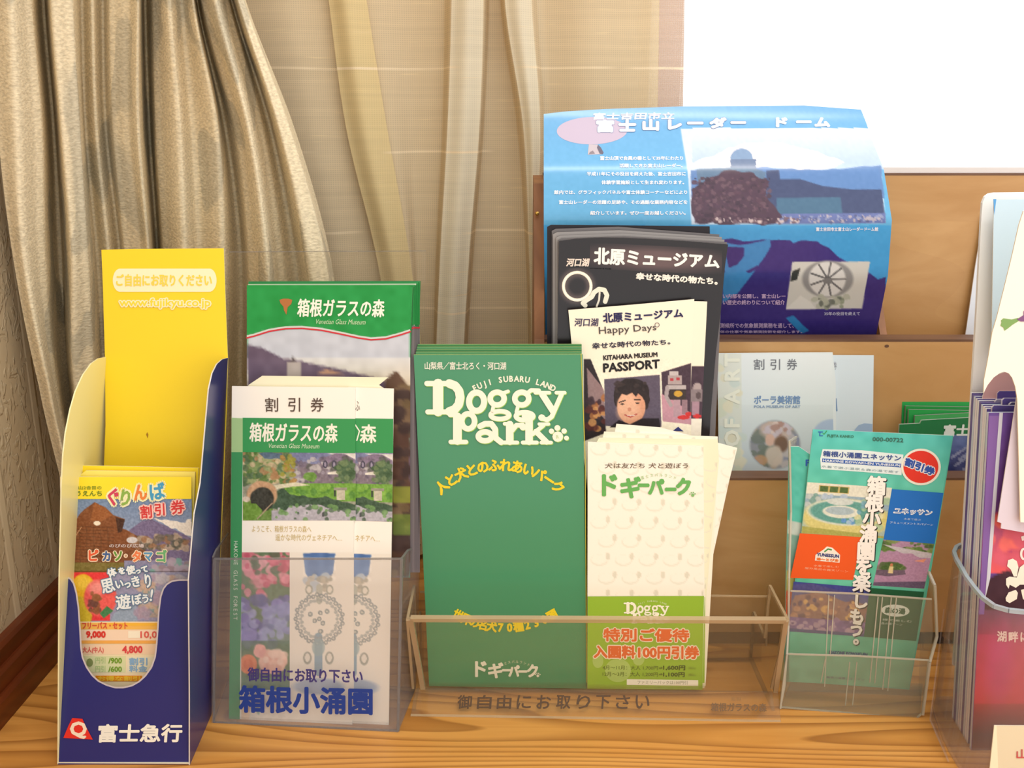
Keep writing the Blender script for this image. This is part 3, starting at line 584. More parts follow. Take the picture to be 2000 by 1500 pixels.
acrylic_sheet('back_panel', gS, gBk, [(447, 492), (832, 490), (812, 1344), (446, 1330)], .0014, ACRW, ACRGE, .0005, edges=[0])
gR = plane3(gF(778, 1429), gBk(812, 1344), gF(785, 1092)); acrylic_sheet('side_panel', gS, gR, [(778, 1429), (785, 1092), (798, 1075), (822, 1064), (812, 1344)], .0012, ACRG, ACRGE, .0009, edges=[0, 1, 2])
gLp = plane3(gF(417, 1412), gBk(446, 1330), gF(418, 1085)); acrylic_sheet('side_panel', gS, gLp, [(417, 1412), (418, 1088), (424, 1074), (447, 1042), (446, 1330)], .0012, ACRG, ACRGE, .0009, edges=[1, 2])
b = MB(); b.prism([Vector((p.x, p.y, .0002)) for p in (gF(417, 1412), gF(778, 1429), gBk(812, 1344), gBk(446, 1330))], (0, 0, .0014)); b.build('base', ACRG, gS)

def glass_coupon(S, dx, x1):
    """front ticket art in the photograph's frame, shifted by dx"""
    A = Art(S, dx); A.clip = (0, x1 - dx) if x1 else None
    if x1: A.clip = (0, x1)
    A.rect(452, 816, 474, 883, (164, 198, 140), 2, dy=1); A.rect(474, 816, 694, 883, GREEN, 2, dy=2); A.poly([(452, 883), (474, 883), (472, 1100), (468, 1412), (447, 1412), (450, 1100)], (60, 144, 88), 2)
    A.chars([(ch, 461 - .006 * (i * 8.2), 1060 + i * 8.2, 11, 11, 90) for i, ch in enumerate('HAKONE GLASS FOREST')], (216, 226, 206), 3)
    A.text('割', (518, 777, 543, 804), (90, 74, 64), 3, bold=.25); A.text('引', (563, 777, 586, 804), (90, 74, 64), 3, bold=.25); A.text('券', (607, 777, 632, 804), (90, 74, 64), 3, bold=.25)
    A.text('箱根ガラスの森', Q(487, 826, 658, 862, 2, 2), (244, 240, 222), 3, bold=.8); A.text('Venetian Glass Museum', Q(523, 866, 623, 875, 1, 2), (206, 224, 190), 3)
    A.text('ようこそ、箱根ガラスの森へ', Q(492, 1026, 608, 1039, 1), (206, 184, 120), 3); A.text('遥かな時代のヴェネチアへ…', Q(538, 1043, 668, 1056, 1), (206, 184, 120), 3)
    A.text('箱', (484, 1424, 484.5, 1424.5), (255, 255, 255), 3)
    return A
def pond_pic():
    P = Pic(190, 125, 1415, 870, 7.5, (150, 150, 130), 8)
    P.rect(190, 125, 700, 460, (126, 146, 92)); P.blots((190, 125, 700, 460), [(90, 120, 60), (150, 160, 110), (196, 176, 140), (84, 110, 76), (170, 130, 90)], 120, 34); P.poly([(360, 130), (620, 130), (600, 200), (420, 200)], (90, 110, 130), rough=20)
    P.rect(700, 125, 1415, 300, (122, 126, 160)); P.poly([(1100, 140), (1415, 140), (1415, 220)], (226, 220, 214)); P.poly([(1040, 200), (1200, 140), (1300, 150), (1415, 210), (1415, 300), (1020, 290)], (134, 118, 140)); P.rect(780, 260, 1415, 470, (130, 118, 128)); P.blots((720, 200, 1400, 470), [(110, 100, 116), (154, 146, 158), (96, 96, 92), (186, 180, 180)], 60, 26)
    for x in (1085, 1180): P.ell(x, 260, 26, 44, (70, 66, 84)); P.ell(x, 262, 12, 26, (150, 140, 160))
    P.blots((600, 160, 760, 460), [(150, 146, 60), (170, 130, 70)], 22, 30); P.ell(920, 400, 70, 50, (110, 150, 70), rough=.6)
    P.poly([(1110, 350), (1220, 330), (1230, 370), (1110, 370)], (226, 220, 206)); P.ell(1310, 340, 100, 130, (88, 112, 80), rough=.5); P.blots((1220, 230, 1400, 470), [(70, 96, 66), (110, 130, 90)], 26, 26)
    P.rect(640, 470, 1415, 660, (112, 160, 62)); P.poly([(500, 490), (760, 455), (920, 485), (600, 520), (520, 540)], (214, 208, 180)); P.rect(190, 640, 520, 870, (110, 142, 70)); P.blots((560, 500, 1400, 660), [(130, 176, 70), (90, 140, 60)], 30, 30)
    P.poly([(500, 560), (640, 520), (700, 600), (1100, 620), (1415, 690), (1415, 760), (700, 780), (480, 740)], (64, 88, 66), rough=30); P.rect(500, 760, 1415, 870, (172, 168, 176)); P.poly([(700, 720), (1010, 690), (1200, 760), (1415, 800), (1415, 870), (600, 870)], (180, 176, 184), rough=30)
    P.blots((520, 700, 1415, 860), [(84, 104, 84), (190, 186, 194), (110, 150, 90)], 40, 24); P.ell(400, 590, 165, 150, (196, 156, 120), rough=.06); P.ell(400, 640, 130, 128, (58, 58, 50), rough=.08)
    P.rect(190, 650, 280, 870, (118, 140, 70)); P.ell(225, 640, 45, 30, (206, 190, 170)); P.poly([(190, 670), (330, 690), (400, 760), (330, 860), (190, 870)], (112, 150, 62), rough=20); P.line([(350, 850), (510, 680)], 12, (176, 156, 130))
    P.rect(1205, 540, 1300, 650, (196, 190, 168)); P.rect(1180, 510, 1320, 545, (150, 146, 130)); P.rect(1180, 540, 1204, 610, (60, 70, 60)); P.ell(1062, 805, 14, 26, (80, 84, 84)); P.mottle(12, 2); P.mottle(10, 5); return P
POND = pond_pic()
def goblet_pic():
    P = Pic(475, 285, 840, 1230, 5, (246, 238, 224), 3)
    P.poly([(553, 290), (735, 290), (722, 400), (700, 440), (590, 440), (566, 400)], (108, 142, 188)); P.ell(645, 300, 90, 12, (84, 120, 176)); P.mottle(12, 6, (553, 290, 735, 440)); P.blots((580, 410, 715, 500), [(206, 196, 176), (196, 206, 214), (180, 176, 160)], 26, 16)
    P.line([(645, 480), (645, 560)], 34, (196, 196, 180)); P.line([(640, 760), (640, 960)], 44, (150, 176, 190))
    for k in range(40):
        a = k * .7; P.ell(645 + 55 * math.cos(a) * (k % 3) / 2, 660 + 70 * math.sin(a) * (k % 3) / 2, 13, 13, (150, 160, 158), .6); P.ell(645 + 55 * math.cos(a) * (k % 3) / 2, 660 + 70 * math.sin(a) * (k % 3) / 2, 6, 6, (226, 222, 206), .8)
    for k in range(34):
        a = 2 * math.pi * k / 34; r = 1 + .06 * (k % 2); P.ell(645 + 125 * math.cos(a) * r, 660 + 130 * math.sin(a) * r, 13, 13, (140, 150, 150), .8); P.ell(645 + 125 * math.cos(a) * r, 660 + 130 * math.sin(a) * r, 5, 5, (236, 228, 212), .9)
        P.ell(645 + 100 * math.cos(a) * r, 660 + 104 * math.sin(a) * r, 10, 10, (164, 170, 166), .7)
    for sx in (-1, 1):
        P.ell(645 + sx * 58, 495, 22, 28, (180, 180, 164)); P.ell(645 + sx * 58, 495, 13, 18, (242, 234, 218)); P.ell(640 + sx * 62, 880, 24, 36, (170, 172, 160)); P.ell(640 + sx * 62, 878, 14, 24, (240, 232, 218))
    P.ell(640, 820, 36, 50, (160, 182, 184), .8); P.ell(640, 1040, 140, 46, (150, 172, 204), .75, .3); return P
def flower_pic():
    P = Pic(205, 285, 478, 1250, 6, (106, 130, 96), 6)
    P.blots((205, 285, 478, 540), [(226, 120, 140), (236, 150, 164), (206, 96, 120), (240, 170, 180)], 42, 26); P.blots((205, 285, 478, 400), [(90, 110, 84), (196, 90, 110)], 10, 24)
    P.blots((205, 540, 478, 800), [(120, 112, 176), (146, 142, 204), (164, 166, 214), (96, 100, 150)], 60, 30); P.poly([(330, 600), (478, 560), (478, 800), (320, 800)], (150, 170, 200), .4)
    P.rect(205, 780, 478, 840, (84, 120, 96), .7); P.ell(245, 915, 50, 55, (236, 140, 96)); P.ell(245, 915, 28, 30, (226, 120, 80)); P.ell(385, 900, 80, 70, (244, 196, 176), rough=.3); P.ell(310, 840, 36, 40, (240, 176, 166), rough=.3)
    P.blots((320, 850, 440, 960), [(248, 214, 196), (240, 184, 166)], 14, 20); P.poly([(205, 990), (478, 990), (478, 1100), (205, 1100)], (110, 150, 130), .6); P.rect(205, 1060, 478, 1250, (246, 238, 226)); P.poly([(205, 1140), (255, 1150), (250, 1250), (205, 1250)], (246, 220, 190)); P.poly([(280, 1160), (325, 1160), (302, 1205)], (176, 206, 196)); P.mottle(10, 3); return P
GOB = goblet_pic(); FLO = flower_pic()
def ticket_pictures(A, flowers=True):
    A.view(440, 860, 5.5556); A.raster(POND, POND.q, 1); A.view(400, 980, 2.884); A.raster(GOB, GOB.q, 1)
    if flowers: A.raster(FLO, FLO.q, 2)
    A.vw = (0, 0, 1)
ct1 = sheet('museum_coupon', gA, [(453, 754), (694, 757), (690, 1100), (688, 1425), (447, 1413)], .0010, (250, 244, 232), label='narrow white-topped ticket with garden pond photo, foremost in the smoky stand', cat='coupon')
A = glass_coupon(gA, 0, None); A.build('printed_lettering', ct1)
A = Art(gA); ticket_pictures(A); A.build('printed_picture', ct1)
gB = gA.back(.0014)
ct2 = sheet('museum_coupon', gB, [(680, 756), (769, 759), (764, 1100), (759, 1428), (670, 1424)], .0010, (250, 244, 232), label='second pond ticket, only its far strip showing beside the foremost one', cat='coupon')
A = Art(gB); A.rect(692, 817, 768, 884, GREEN, 2, dy=1)
A.text('森', Q(703, 829, 734, 864, 1, 2), (244, 240, 222), 3, bold=.8); A.line([(694, 830), (702, 842), (697, 860)], 2.4, (244, 240, 222), 3); A.text('ふ', (694, 783, 703, 802), (110, 94, 84), 3); A.text('ネチアへ…', Q(694, 1045, 742, 1057, 1), (206, 184, 120), 3)
P = POND; A.dx = 0
def subpic(P, x0):
    i = int(np.searchsorted(P.X[0], x0)); R = Pic.__new__(Pic); R.a = P.a[:, i:]; R.w = R.a.shape[1]; R.h = P.h; R.X = P.X[:, i:]; return R, P.X[0, i]
R, xx = subpic(POND, 1000); A.view(440, 860, 5.5556); A.raster(R, [(1412, 128), (1818, 134), (1812, 884), (1408, 872)], 1)
R, xx = subpic(GOB, 640); A.view(400, 980, 2.884); A.raster(R, [(838, 290), (1048, 294), (1036, 1240), (830, 1232)], 1); A.build('printed_picture', ct2)
sheet('museum_coupon', gA.back(.0030), [(485, 752), (512, 734), (758, 737), (740, 752), (752, 760), (745, 1300), (480, 1300)], .0008, (246, 238, 206), label='cream ticket top peeping out between the pond tickets and the tall green brochure', cat='coupon')
# tall green brochures
gG = gA.back(.0105)
def glass_cover(S, dx=0, dy=0, full=True):
    A = Art(S, dx, dy); A.view(430, 520, 3.124)
    P = Pic(163, 115, 1160, 1900, 14, (30, 148, 68), 4)
    wave = [(163, 430), (205, 420), (300, 390), (400, 374), (500, 372), (620, 384), (740, 408), (840, 430), (920, 442), (1010, 436), (1100, 412), (1160, 392)]
    P.poly(wave + [(1160, 1900), (163, 1900)], (196, 200, 210)); P.grad(560, (214, 214, 214), 780, (206, 190, 160))
    P.poly([(163, 480), (260, 500), (380, 560), (640, 610), (900, 668), (1000, 700), (1080, 690), (1160, 740), (1160, 1900), (163, 1900)], (104, 88, 108), rough=16)
    P.rect(412, 590, 490, 700, (176, 166, 160)); P.poly([(580, 660), (650, 628), (760, 660)], (186, 146, 120)); P.poly([(430, 585), (445, 545), (460, 585)], (90, 80, 80))
    P.poly([(1000, 700), (1070, 640), (1160, 760), (1160, 1900), (990, 1900)], (92, 66, 50), rough=20); P.blots((1040, 760, 1160, 1880), [(84, 56, 44), (110, 90, 60), (60, 42, 40), (120, 96, 70)], 70, 40); P.rect(1060, 1350, 1160, 1450, (140, 150, 50), .8); P.rect(1060, 1520, 1160, 1640, (110, 140, 50), .7); P.mottle(8, 3)
    A.raster(P, P.q, 1)
    A.line([(x, y + 0) for x, y in wave], 16, (206, 210, 204), 2, caps=False); A.line([(x, y + 7) for x, y in wave], 9, (206, 48, 60), 3)
    A.poly([(362, 205), (385, 198), (415, 198), (440, 205), (434, 230), (412, 250), (404, 296), (390, 270), (386, 246), (368, 226)], (176, 110, 60), 3)
    A.text('箱根ガラスの森', Q(470, 200, 998, 306, 4, 8), (246, 242, 226), 4, bold=2.4); A.text('Venetian Glass Museum', Q(578, 322, 884, 352, 4, 8), (196, 222, 180), 4)
    return A
gb1 = sheet('museum_brochure', gG, [(483, 560), (806, 560), (798, 760), (788, 1120), (482, 1120)], .0032, (36, 146, 70), (60, 120, 70), PAPER, label='tall green-topped brochure with a red wave line, behind the pond tickets', cat='brochure')
A = glass_cover(gG); A.build('printed_cover', gb1)
for k in range(4):
    o = 3.5 * (k + 1); S = gG.back(.0035 * (k + 1)); y = 560 - 2.6 * (k + 1)
    g = sheet('museum_brochure', S, [(484 + o * .1, y), (806 + o, y - 1), (798 + o, 760), (788 + o, 1118), (484, 1118)], .0030, ((40, 150, 74), (200, 214, 190), (44, 150, 78), (50, 140, 84))[k], (36, 128, 64), PAPER, 'green-topped brochure edge behind the red-wave one, ' + ('nearest it', 'pale-topped second', 'third', 'rearmost')[k] + ' of four', 'brochure', 'spare green museum brochures')
    A = Art(S); A.rect(806 + o - 14, 636 + k, 806 + o, 1118, (120, 110, 112), 1); A.rect(806 + o - 14, y + 2, 806 + o, 634, (34, 138, 64), 1); A.poly([(806 + o - 14, 644), (806 + o, 638), (806 + o, 641), (806 + o - 14, 648)], (206, 48, 60), 3)
    A.rect(800, 760, 790 + o, 1118, (74, 50, 40), 2); A.build('printed_cover', g)

# ---------------------------------------------------------------- clear two-tier stand
dP = plane(0.5605, 4.6)
cs = root('acrylic_stand', (.055, .57, 0), 'wide two-tier clear acrylic stand with grey lettering on its sloping lip', 'leaflet stand')
lipb = ZP(.0006)
la, lb = lipb(802, 1398), lipb(1525, 1408); fb0 = plane(0.552)(826, 1346); fb1 = plane(0.552)(1515, 1352)
ft0 = plane(0.529)(802, 1210); ft1 = plane(0.529)(1535, 1213)
lipP = plane3(la, lb, fb0); fP = plane3(fb0, fb1, ft0)
lp = acrylic_sheet('lip', cs, lipP, [(802, 1396), (1525, 1408), (1520, 1350), (812, 1344)], .0022, ACR, ACRE, .0016, edges=[0])
A = Art(lipP)
for i, ch in enumerate('御自由にお取り下さい'): A.text(ch, [(895 + i * 38.6 + (2 if ch in 'り' else 0), 1358), (895 + i * 38.6 + 27, 1358), (895 + i * 38.6 + 25, 1384), (895 + i * 38.6 - 2, 1384)], (84, 60, 40), 2, bold=.6)
A.text('箱根ガラスの森', Q(1389, 1373, 1497, 1389, 1), (112, 84, 56), 2, bold=.45); A.text('彫刻', (1428, 1362, 1447, 1369), (130, 100, 70), 2)
A.build('printed_lettering', lp)
acrylic_sheet('front_panel', cs, fP, [(802, 1211), (1535, 1214), (1515, 1352), (826, 1346)], .0022, ACR, ACRE, .0030, edges=[0, 1, 3])
xs0, xs1 = min(la.x, ft0.x), max(lb.x, ft1.x)
mid = plane(.5735, 2)
acrylic_sheet('middle_panel', cs, mid, [(820, 1157), (1500, 1166), (1497, 1262), (822, 1254)], .0016, ACR, ACRE, .0011, edges=[0, 1])
acrylic_sheet('middle_panel', cs, plane(.600, 2), [(835, 1200), (1488, 1205), (1487, 1300), (835, 1296)], .0014, ACR, ACRE, .0008, edges=[2])
for X, sx in ((-.0630, -1), (.1660, 1)):
    b = MB(); pts = [Vector((X, .540, .0015)), Vector((X + sx * .0005, .5525, .010)), Vector((X, .5295, .071)), Vector((X, .571, .0725)), Vector((X, .574, .034)), Vector((X, .604, .036)), Vector((X, .604, .0015))]
    b.prism(pts, (.002 * -sx, 0, 0)); o = b.build('side_panel', ACR, cs)
    e = MB()
    for i in range(1, 6): e.strip(pts[i], pts[i + 1 if i < 6 else 0], .0016, (1, 0, 0))
    e.build('polished_edge', ACRE, o)
b = MB(); b.prism([Vector((-.061, .552, .0085)), Vector((.164, .552, .0085)), Vector((.164, .604, .0085)), Vector((-.061, .604, .0085))], (0, 0, -.0015)); b.build('base', ACR, cs)

# green dog park brochures
DG = (68, 144, 102)
db = sheet('dog_park_brochure', dP, [(808, 693), (1138, 692), (1146, 1345), (838, 1340), (822, 1000)], .0024, DG, (190, 200, 120), GLOSS, label='large green brochure with bulbous cream slab lettering standing in the clear stand', cat='brochure')
A = Art(dP); A.view(790, 650, 3.6595)
A.text('山梨県／富士北ろく・河口湖', Q(145, 208, 725, 262, 2), (228, 232, 214), 3, bold=1.2)
arc_text(A, 'FUJI SUBARU LAND', 782, 946, 620, -27, 27, 52, 58, (240, 240, 218), l=3, bold=2.2)
doggy_logo(A)
arc_text(A, '人と犬とのふれあいパーク', 683, 1580, 635, -41, 41, 92, 96, (246, 214, 44), l=3, bold=4.2)
A.line([(1262, 150), (1292, 900), (1302, 2500)], 6, (200, 190, 70), 3, caps=False)
A.view(790, 1000, 3.3324)
arc_text(A, '世界の名犬70種230頭', 655, 120, -630, -29, 29, 70, 74, (238, 214, 40), l=3, bold=3.4)
A.chars([('ド', 487, 1020, 118, 118, 0), ('ギ', 592, 1032, 108, 104, 0), ('ー', 665, 1030, 66, 80, 0), ('パ', 712, 1036, 74, 84, 0), ('ー', 770, 1038, 66, 70, 0), ('ク', 835, 1034, 84, 92, 0)], (236, 234, 214), 4, bold=4.5)
arc_text(A, '富士スバルランド', 720, 1170, 200, -26, 26, 20, 22, (214, 222, 190), ry=196, l=3)
for x, y, r in ((868, 1066, 9), (853, 1058, 4), (862, 1050, 4), (873, 1050, 4), (882, 1058, 4)): A.ell(x, y, r, r, (236, 234, 214), 4)
A.build('printed_lettering', db)
for k in range(4):
    o = 1.2 * k; y = 693 - 5 * (k + 1); S = dP.back(.0026 * (k + 1))
    sheet('dog_park_brochure', S, [(812 + o, y), (1136, y - .5), (1142, 1290), (840, 1290)], .0022, ((76, 140, 96), (62, 124, 76), (84, 146, 100), (66, 130, 76))[k], (150, 176, 110), PAPER, 'green brochure top edge behind the large slab-lettered one, ' + ('lowest', 'second', 'third', 'highest')[k] + ' of four', 'brochure', 'spare green dog park brochures')

# dog park coupons, fanned
cP = plane(0.5585, 4.6)
PAT = None
def pattern_pic(q, seed, tone=(252, 246, 230)):
    P = Pic(0, 0, 230, 300, 2.6, tone, seed)
    for j in range(0, 9):
        for i in range(0, 5):
            x = 22 + i * 48 + (j % 2) * 14; y = 14 + j * 36; P.ell(x, y, 17, 11, (228, 226, 206), .8, .1); P.ell(x, y - 1.5, 15.5, 9.5, tone, 1, .1); P.ell(x + 17, y - 8, 4.5, 7, (214, 210, 188), .7)
    return P
cq = [(1148, 863), (1374, 871), (1376, 1160), (1372, 1347), (1147, 1345)]
co = sheet('dog_park_coupon', cP, cq, .0006, (252, 246, 230), label='white and lime green coupon with orange price lettering beside the green brochure', cat='coupon')
A = Art(cP); A.raster(pattern_pic(None, 1), [(1149, 864), (1374, 872), (1374, 1164), (1149, 1164)], 1)
A.view(1120, 820, 4.4118)
A.text('犬は友だち 犬と遊ぼう', Q(270, 372, 985, 418, 0, 4), (110, 92, 74), 3, bold=.5)
A.chars([('ド', 295, 560, 205, 215, 0), ('ギ', 490, 585, 190, 190, 0), ('ー', 605, 565, 105, 150, 0), ('パ', 712, 580, 140, 150, 0), ('ー', 838, 600, 105, 150, 0), ('ク', 950, 575, 150, 160, 0)], (104, 178, 92), 4, bold=9)
arc_text(A, '富士スバルランド', 735, 905, 430, -19, 19, 30, 32, (150, 196, 130), l=3)
for x, y, r in ((1028, 650, 14), (1004, 640, 6), (1018, 628, 6), (1034, 626, 6), (1048, 638, 6)): A.ell(x, y, r, r, (130, 186, 110), 4)
A.vw = (0, 0, 1); A.poly([(1147.6, 1165), (1375, 1164), (1372, 1347), (1147.2, 1345)], (150, 190, 56), 2)
A.view(1100, 1100, 4.3478)
A.ell(465, 910, 110, 100, (176, 206, 110), 3); A.ell(295, 830, 46, 60, (176, 206, 110), 3); A.ell(640, 810, 50, 60, (176, 206, 110), 3)
T = lambda x, y: (458 + x * .382, 200 + y * .39)
doggy_logo(A, 5, None, (250, 248, 226), T, .37); arc_text(A, 'FUJI SUBARU LAND', 757, 592, 271, -25, 25, 17, 20, (240, 244, 214), l=3)
A.text('特別ご優待', Q(345, 555, 1066, 660, 6), (232, 110, 50), 6, bold=5, out=(252, 240, 216), outw=13)
A.text('入園料100円引券', Q(262, 700, 1150, 802, 8), (232, 110, 50), 6, bold=5.5, out=(252, 240, 216), outw=14)
A.text('4月〜11月：大人 1,700円⇒', Q(335, 868, 845, 905, 4), (96, 120, 40), 4, bold=.7); A.text('1,600円', Q(850, 868, 1035, 908, 2), (70, 92, 30), 4, bold=2.2)
A.text('12月〜3月：大人 1,200円⇒', Q(335, 922, 845, 960, 4), (96, 120, 40), 4, bold=.7); A.text('1,100円', Q(850, 926, 1030, 965, 2), (70, 92, 30), 4, bold=2.2); A.text('(税込)', Q(1062, 880, 1125, 905), (110, 130, 50), 4); A.text('(税込)', Q(1062, 938, 1125, 962), (110, 130, 50), 4)
A.rect(540, 985, 1146, 1034, (250, 248, 232), 3, dy=8); A.text('ファミリーパックは100円引', Q(630, 996, 1055, 1026, 4), (150, 150, 120), 4)
A.build('printed_lettering', co)
for k, (q, tone, lb) in enumerate(((((1164, 866), (1170, 855), (1402, 858), (1404, 900), (1380, 1160), (1376, 1344), (1152, 1344)), (242, 238, 206), 'patterned coupon close behind the orange-lettered one, leaning a little to the wooden rack'),
                                    (((1174, 868), (1180, 843), (1180, 843), (1402, 853), (1398, 1000), (1378, 1340), (1154, 1340)), (248, 242, 220), 'patterned coupon third in the fan, its top edge just above the second'),
                                    (((1196, 868), (1204, 828), (1290, 835), (1440, 875), (1424, 940), (1382, 1134), (1378, 1336), (1156, 1336)), (252, 244, 228), 'patterned coupon tilted farthest out of the fan, its corner over bare wood'))):
    S = cP.back(.0009 * (k + 1)); c = sheet('dog_park_coupon', S, q, .0006, tone, label=lb, cat='coupon')
    A = Art(S); x0, y0 = q[1]; x1, y1 = q[-5] if k < 2 else q[3]
    A.raster(pattern_pic(None, 3 + k, tone), [(q[1][0] + 3, q[1][1] + 3), (q[3][0] - 3, q[3][1] + 3), (1378, 1150), (1160, 1150)], 1)
    A.poly([(1152 + 2 * k, 1166), (1377, 1166), (1376, 1334), (1156, 1334)], (150, 190, 56), 2); A.build('printed_pattern', c)

# ---------------------------------------------------------------- black museum brochures and passports
kP = plane(0.5860, 4.0)
K = (1050, 430, 3.333)
kq = [(140, 135), (250, 120), (400, 112), (560, 114), (750, 122), (1000, 138), (1240, 158), (1220, 300), (1190, 620), (1160, 870), (1128, 1250), (1108, 1600), (1095, 2300), (300, 2300), (150, 1600), (128, 900), (132, 500)]
KQ = [(K[0] + x / K[2], K[1] + y / K[2]) for x, y in kq]
kb = sheet('toy_museum_brochure', kP, KQ, .0016, (26, 20, 24), (150, 140, 140), GLOSS, label='black brochure with glowing white title and ring, behind the white passports', cat='brochure')
A = Art(kP); A.view(*K)
def glow(A, x0, y0, x1, y1, seed=1):
    P = Pic(x0, y0, x1, y1, 14, (26, 20, 24), seed); P.ell((x0 + x1) / 2, (y0 + y1) / 2, (x1 - x0) / 2 - 8, (y1 - y0) / 2 - 8, (100, 78, 78), 1, .9); A.raster(P, [(x0, y0), (x1, y0 + (x1 - x0) * .05), (x1, y1 + (x1 - x0) * .05), (x0, y1)], 1)
glow(A, 340, 145, 1200, 315); P = Pic(140, 310, 480, 560, 12, (26, 20, 24)); 
for t in range(0, 360, 20): P.ell(258 + 90 * math.cos(math.radians(t)), 430 + 90 * math.sin(math.radians(t)), 30, 30, (120, 104, 100), .45, 1)
A.raster(P, P.q, 1)
A.text('河口湖', Q(186, 250, 330, 300, 0, 8), (240, 220, 206), 4, bold=2)
A.text('北原ミュージアム', [(372, 180), (1175, 228), (1180, 312), (368, 284)], (255, 250, 240), 4, bold=4.6)
A.text('幸せな時代の物たち。', [(645, 342), (1170, 376), (1170, 420), (640, 386)], (250, 240, 228), 4, bold=2.4)
A.ring(258, 430, 90, 90, 20, (238, 234, 214), 3); A.ring(258, 430, 90, 90, 8, (255, 252, 240), 4)
A.line([(440, 530), (452, 490), (435, 455), (400, 448), (368, 470), (352, 500), (320, 520), (295, 540), (310, 555)], 30, (238, 234, 214), 4); A.line([(440, 530), (452, 490), (435, 455), (400, 448)], 24, (238, 234, 214), 4)
A.line([(385, 560), (400, 520), (404, 470)], 12, (230, 224, 206), 4)
A.build('printed_cover', kb, GLOSS)
tops = [(132, 118), (120, 100), (100, 78), (92, 56), (62, 30)]
for k, (x, y) in enumerate(tops):
    S = kP.back(.0019 * (k + 1)); x, y = K[0] + x / K[2], K[1] + y / K[2]; xr = 1420 - 5 * k; last = k == 4
    yr = 473 - 5.0 * k if not last else 442; yr = min(yr, 473); xr = 1386 if last else xr
    q = [(x, y + 4), (x + 8, y), (x + 130, y - (4 if not last else -1)), (xr, yr), (1408 - 4 * k, 600), (1380, 1230), (1140, 1230), (x + 2, 1000), (x, 700)]
    sheet('toy_museum_brochure', S, q, .0012, (150, 146, 146) if k in (1, 2) else ((26, 20, 28) if last else (110, 106, 108)), (30, 26, 32), PAPER, 'black-spined brochure behind the glowing-title one, ' + ('nearest', 'second', 'third', 'fourth', '')[k] + ' grey edge of the pile' if not last else 'rearmost black brochure of the pile, its dark top against the blue sheet', 'brochure', None if last else 'spare black museum brochures')
pP = plane(0.5800, 4.0)
pq = [(200, 585), (620, 550), (1020, 514), (1010, 700), (990, 1400), (960, 1800), (330, 1800), (250, 1100)]
def vq(q, K): return [(K[0] + x / K[2], K[1] + y / K[2]) for x, y in q]
pa = sheet('museum_passport', pP, vq(pq, K), .0006, (250, 242, 220), label='white passport ticket with portrait photo and toy robot, in front of the black brochures', cat='coupon')
A = Art(pP); A.view(*K)
P = Pic(300, 900, 1000, 1560, 4.5, (250, 242, 220), 5)
P.poly([(300, 905), (345, 905), (430, 1110), (445, 1385), (300, 1440)], (44, 34, 40)); P.poly([(320, 960), (430, 1100), (440, 1300), (330, 1180)], (196, 160, 160), .7); P.blots((320, 1140, 440, 1380), [(176, 110, 60), (90, 40, 36), (60, 40, 50), (210, 150, 90)], 26, 22)
P.poly([(433, 1035), (795, 1006), (806, 1345), (440, 1340)], (92, 82, 100)); 
P.ell(612, 1130, 112, 100, (40, 32, 34), 1, .05, .1); P.ell(520, 1150, 26, 70, (44, 34, 36), 1, .1, .2); P.ell(702, 1150, 28, 80, (44, 34, 36), 1, .1, .2); P.ell(610, 1215, 92, 112, (222, 160, 128), 1, .05); P.ell(585, 1200, 62, 84, (238, 186, 154), .8, .5); P.poly([(518, 1170), (530, 1120), (570, 1095), (640, 1090), (690, 1120), (704, 1190), (680, 1150), (655, 1128), (640, 1150), (615, 1122), (580, 1140), (548, 1130), (530, 1160)], (44, 34, 36)); P.blots((520, 1050, 700, 1110), [(60, 48, 48), (36, 28, 30)], 14, 18)
P.ell(590, 1250, 70, 60, (236, 182, 150), .8, .6); P.line([(532, 1186), (570, 1174)], 8, (60, 44, 40)); P.line([(630, 1168), (668, 1170)], 8, (60, 44, 40)); P.ell(552, 1198, 14, 5, (50, 38, 36)); P.ell(650, 1190, 14, 5, (50, 38, 36)); P.ell(598, 1232, 13, 12, (206, 138, 110)); P.line([(570, 1268), (605, 1282), (645, 1262)], 9, (190, 80, 76)); P.line([(585, 1272), (632, 1270)], 4, (246, 230, 220))
P.poly([(480, 1340), (530, 1300), (600, 1330), (680, 1290), (790, 1290), (800, 1350), (470, 1350)], (34, 28, 36))
P.poly([(806, 990), (1000, 930), (1000, 1330), (815, 1300)], (70, 52, 66)); P.poly([(806, 1130), (900, 1180), (1000, 1260), (1000, 1330), (815, 1310)], (196, 146, 160))
rb = (196, 186, 186); P.rect(860, 985, 915, 1010, rb); P.rect(850, 1010, 940, 1068, (176, 160, 160)); P.rect(862, 1028, 886, 1046, (180, 60, 70)); P.rect(902, 1024, 926, 1042, (180, 60, 70)); P.rect(838, 1072, 965, 1110, (186, 176, 176)); P.rect(856, 1100, 965, 1168, (60, 50, 48)); P.ell(915, 1130, 28, 20, (206, 160, 60)); P.line([(842, 1090), (838, 1150), (868, 1205)], 24, (170, 158, 160)); P.rect(885, 1168, 930, 1280, (182, 150, 160)); P.rect(940, 1168, 975, 1265, (150, 120, 130)); P.ell(950, 1284, 40, 14, (206, 50, 50)); P.ell(985, 1262, 24, 14, (206, 50, 50)); P.mottle(6, 2)
A.raster(P, P.q, 1)
A.poly([(880, 1372), (915, 1345), (950, 1375)], (50, 56, 120), 3)
A.text('河口湖', Q(240, 640, 392, 690, 0, 4), (70, 60, 90), 3, bold=1.4); A.text('北原ミュージアム', [(425, 608), (942, 578), (946, 632), (430, 668)], (40, 36, 84), 3, bold=2.6)
A.text('Happy Days', [(398, 696), (770, 676), (776, 728), (402, 756)], (80, 72, 70), 3, bold=.6); A.ring(778, 682, 14, 14, 4, (120, 110, 110), 3)
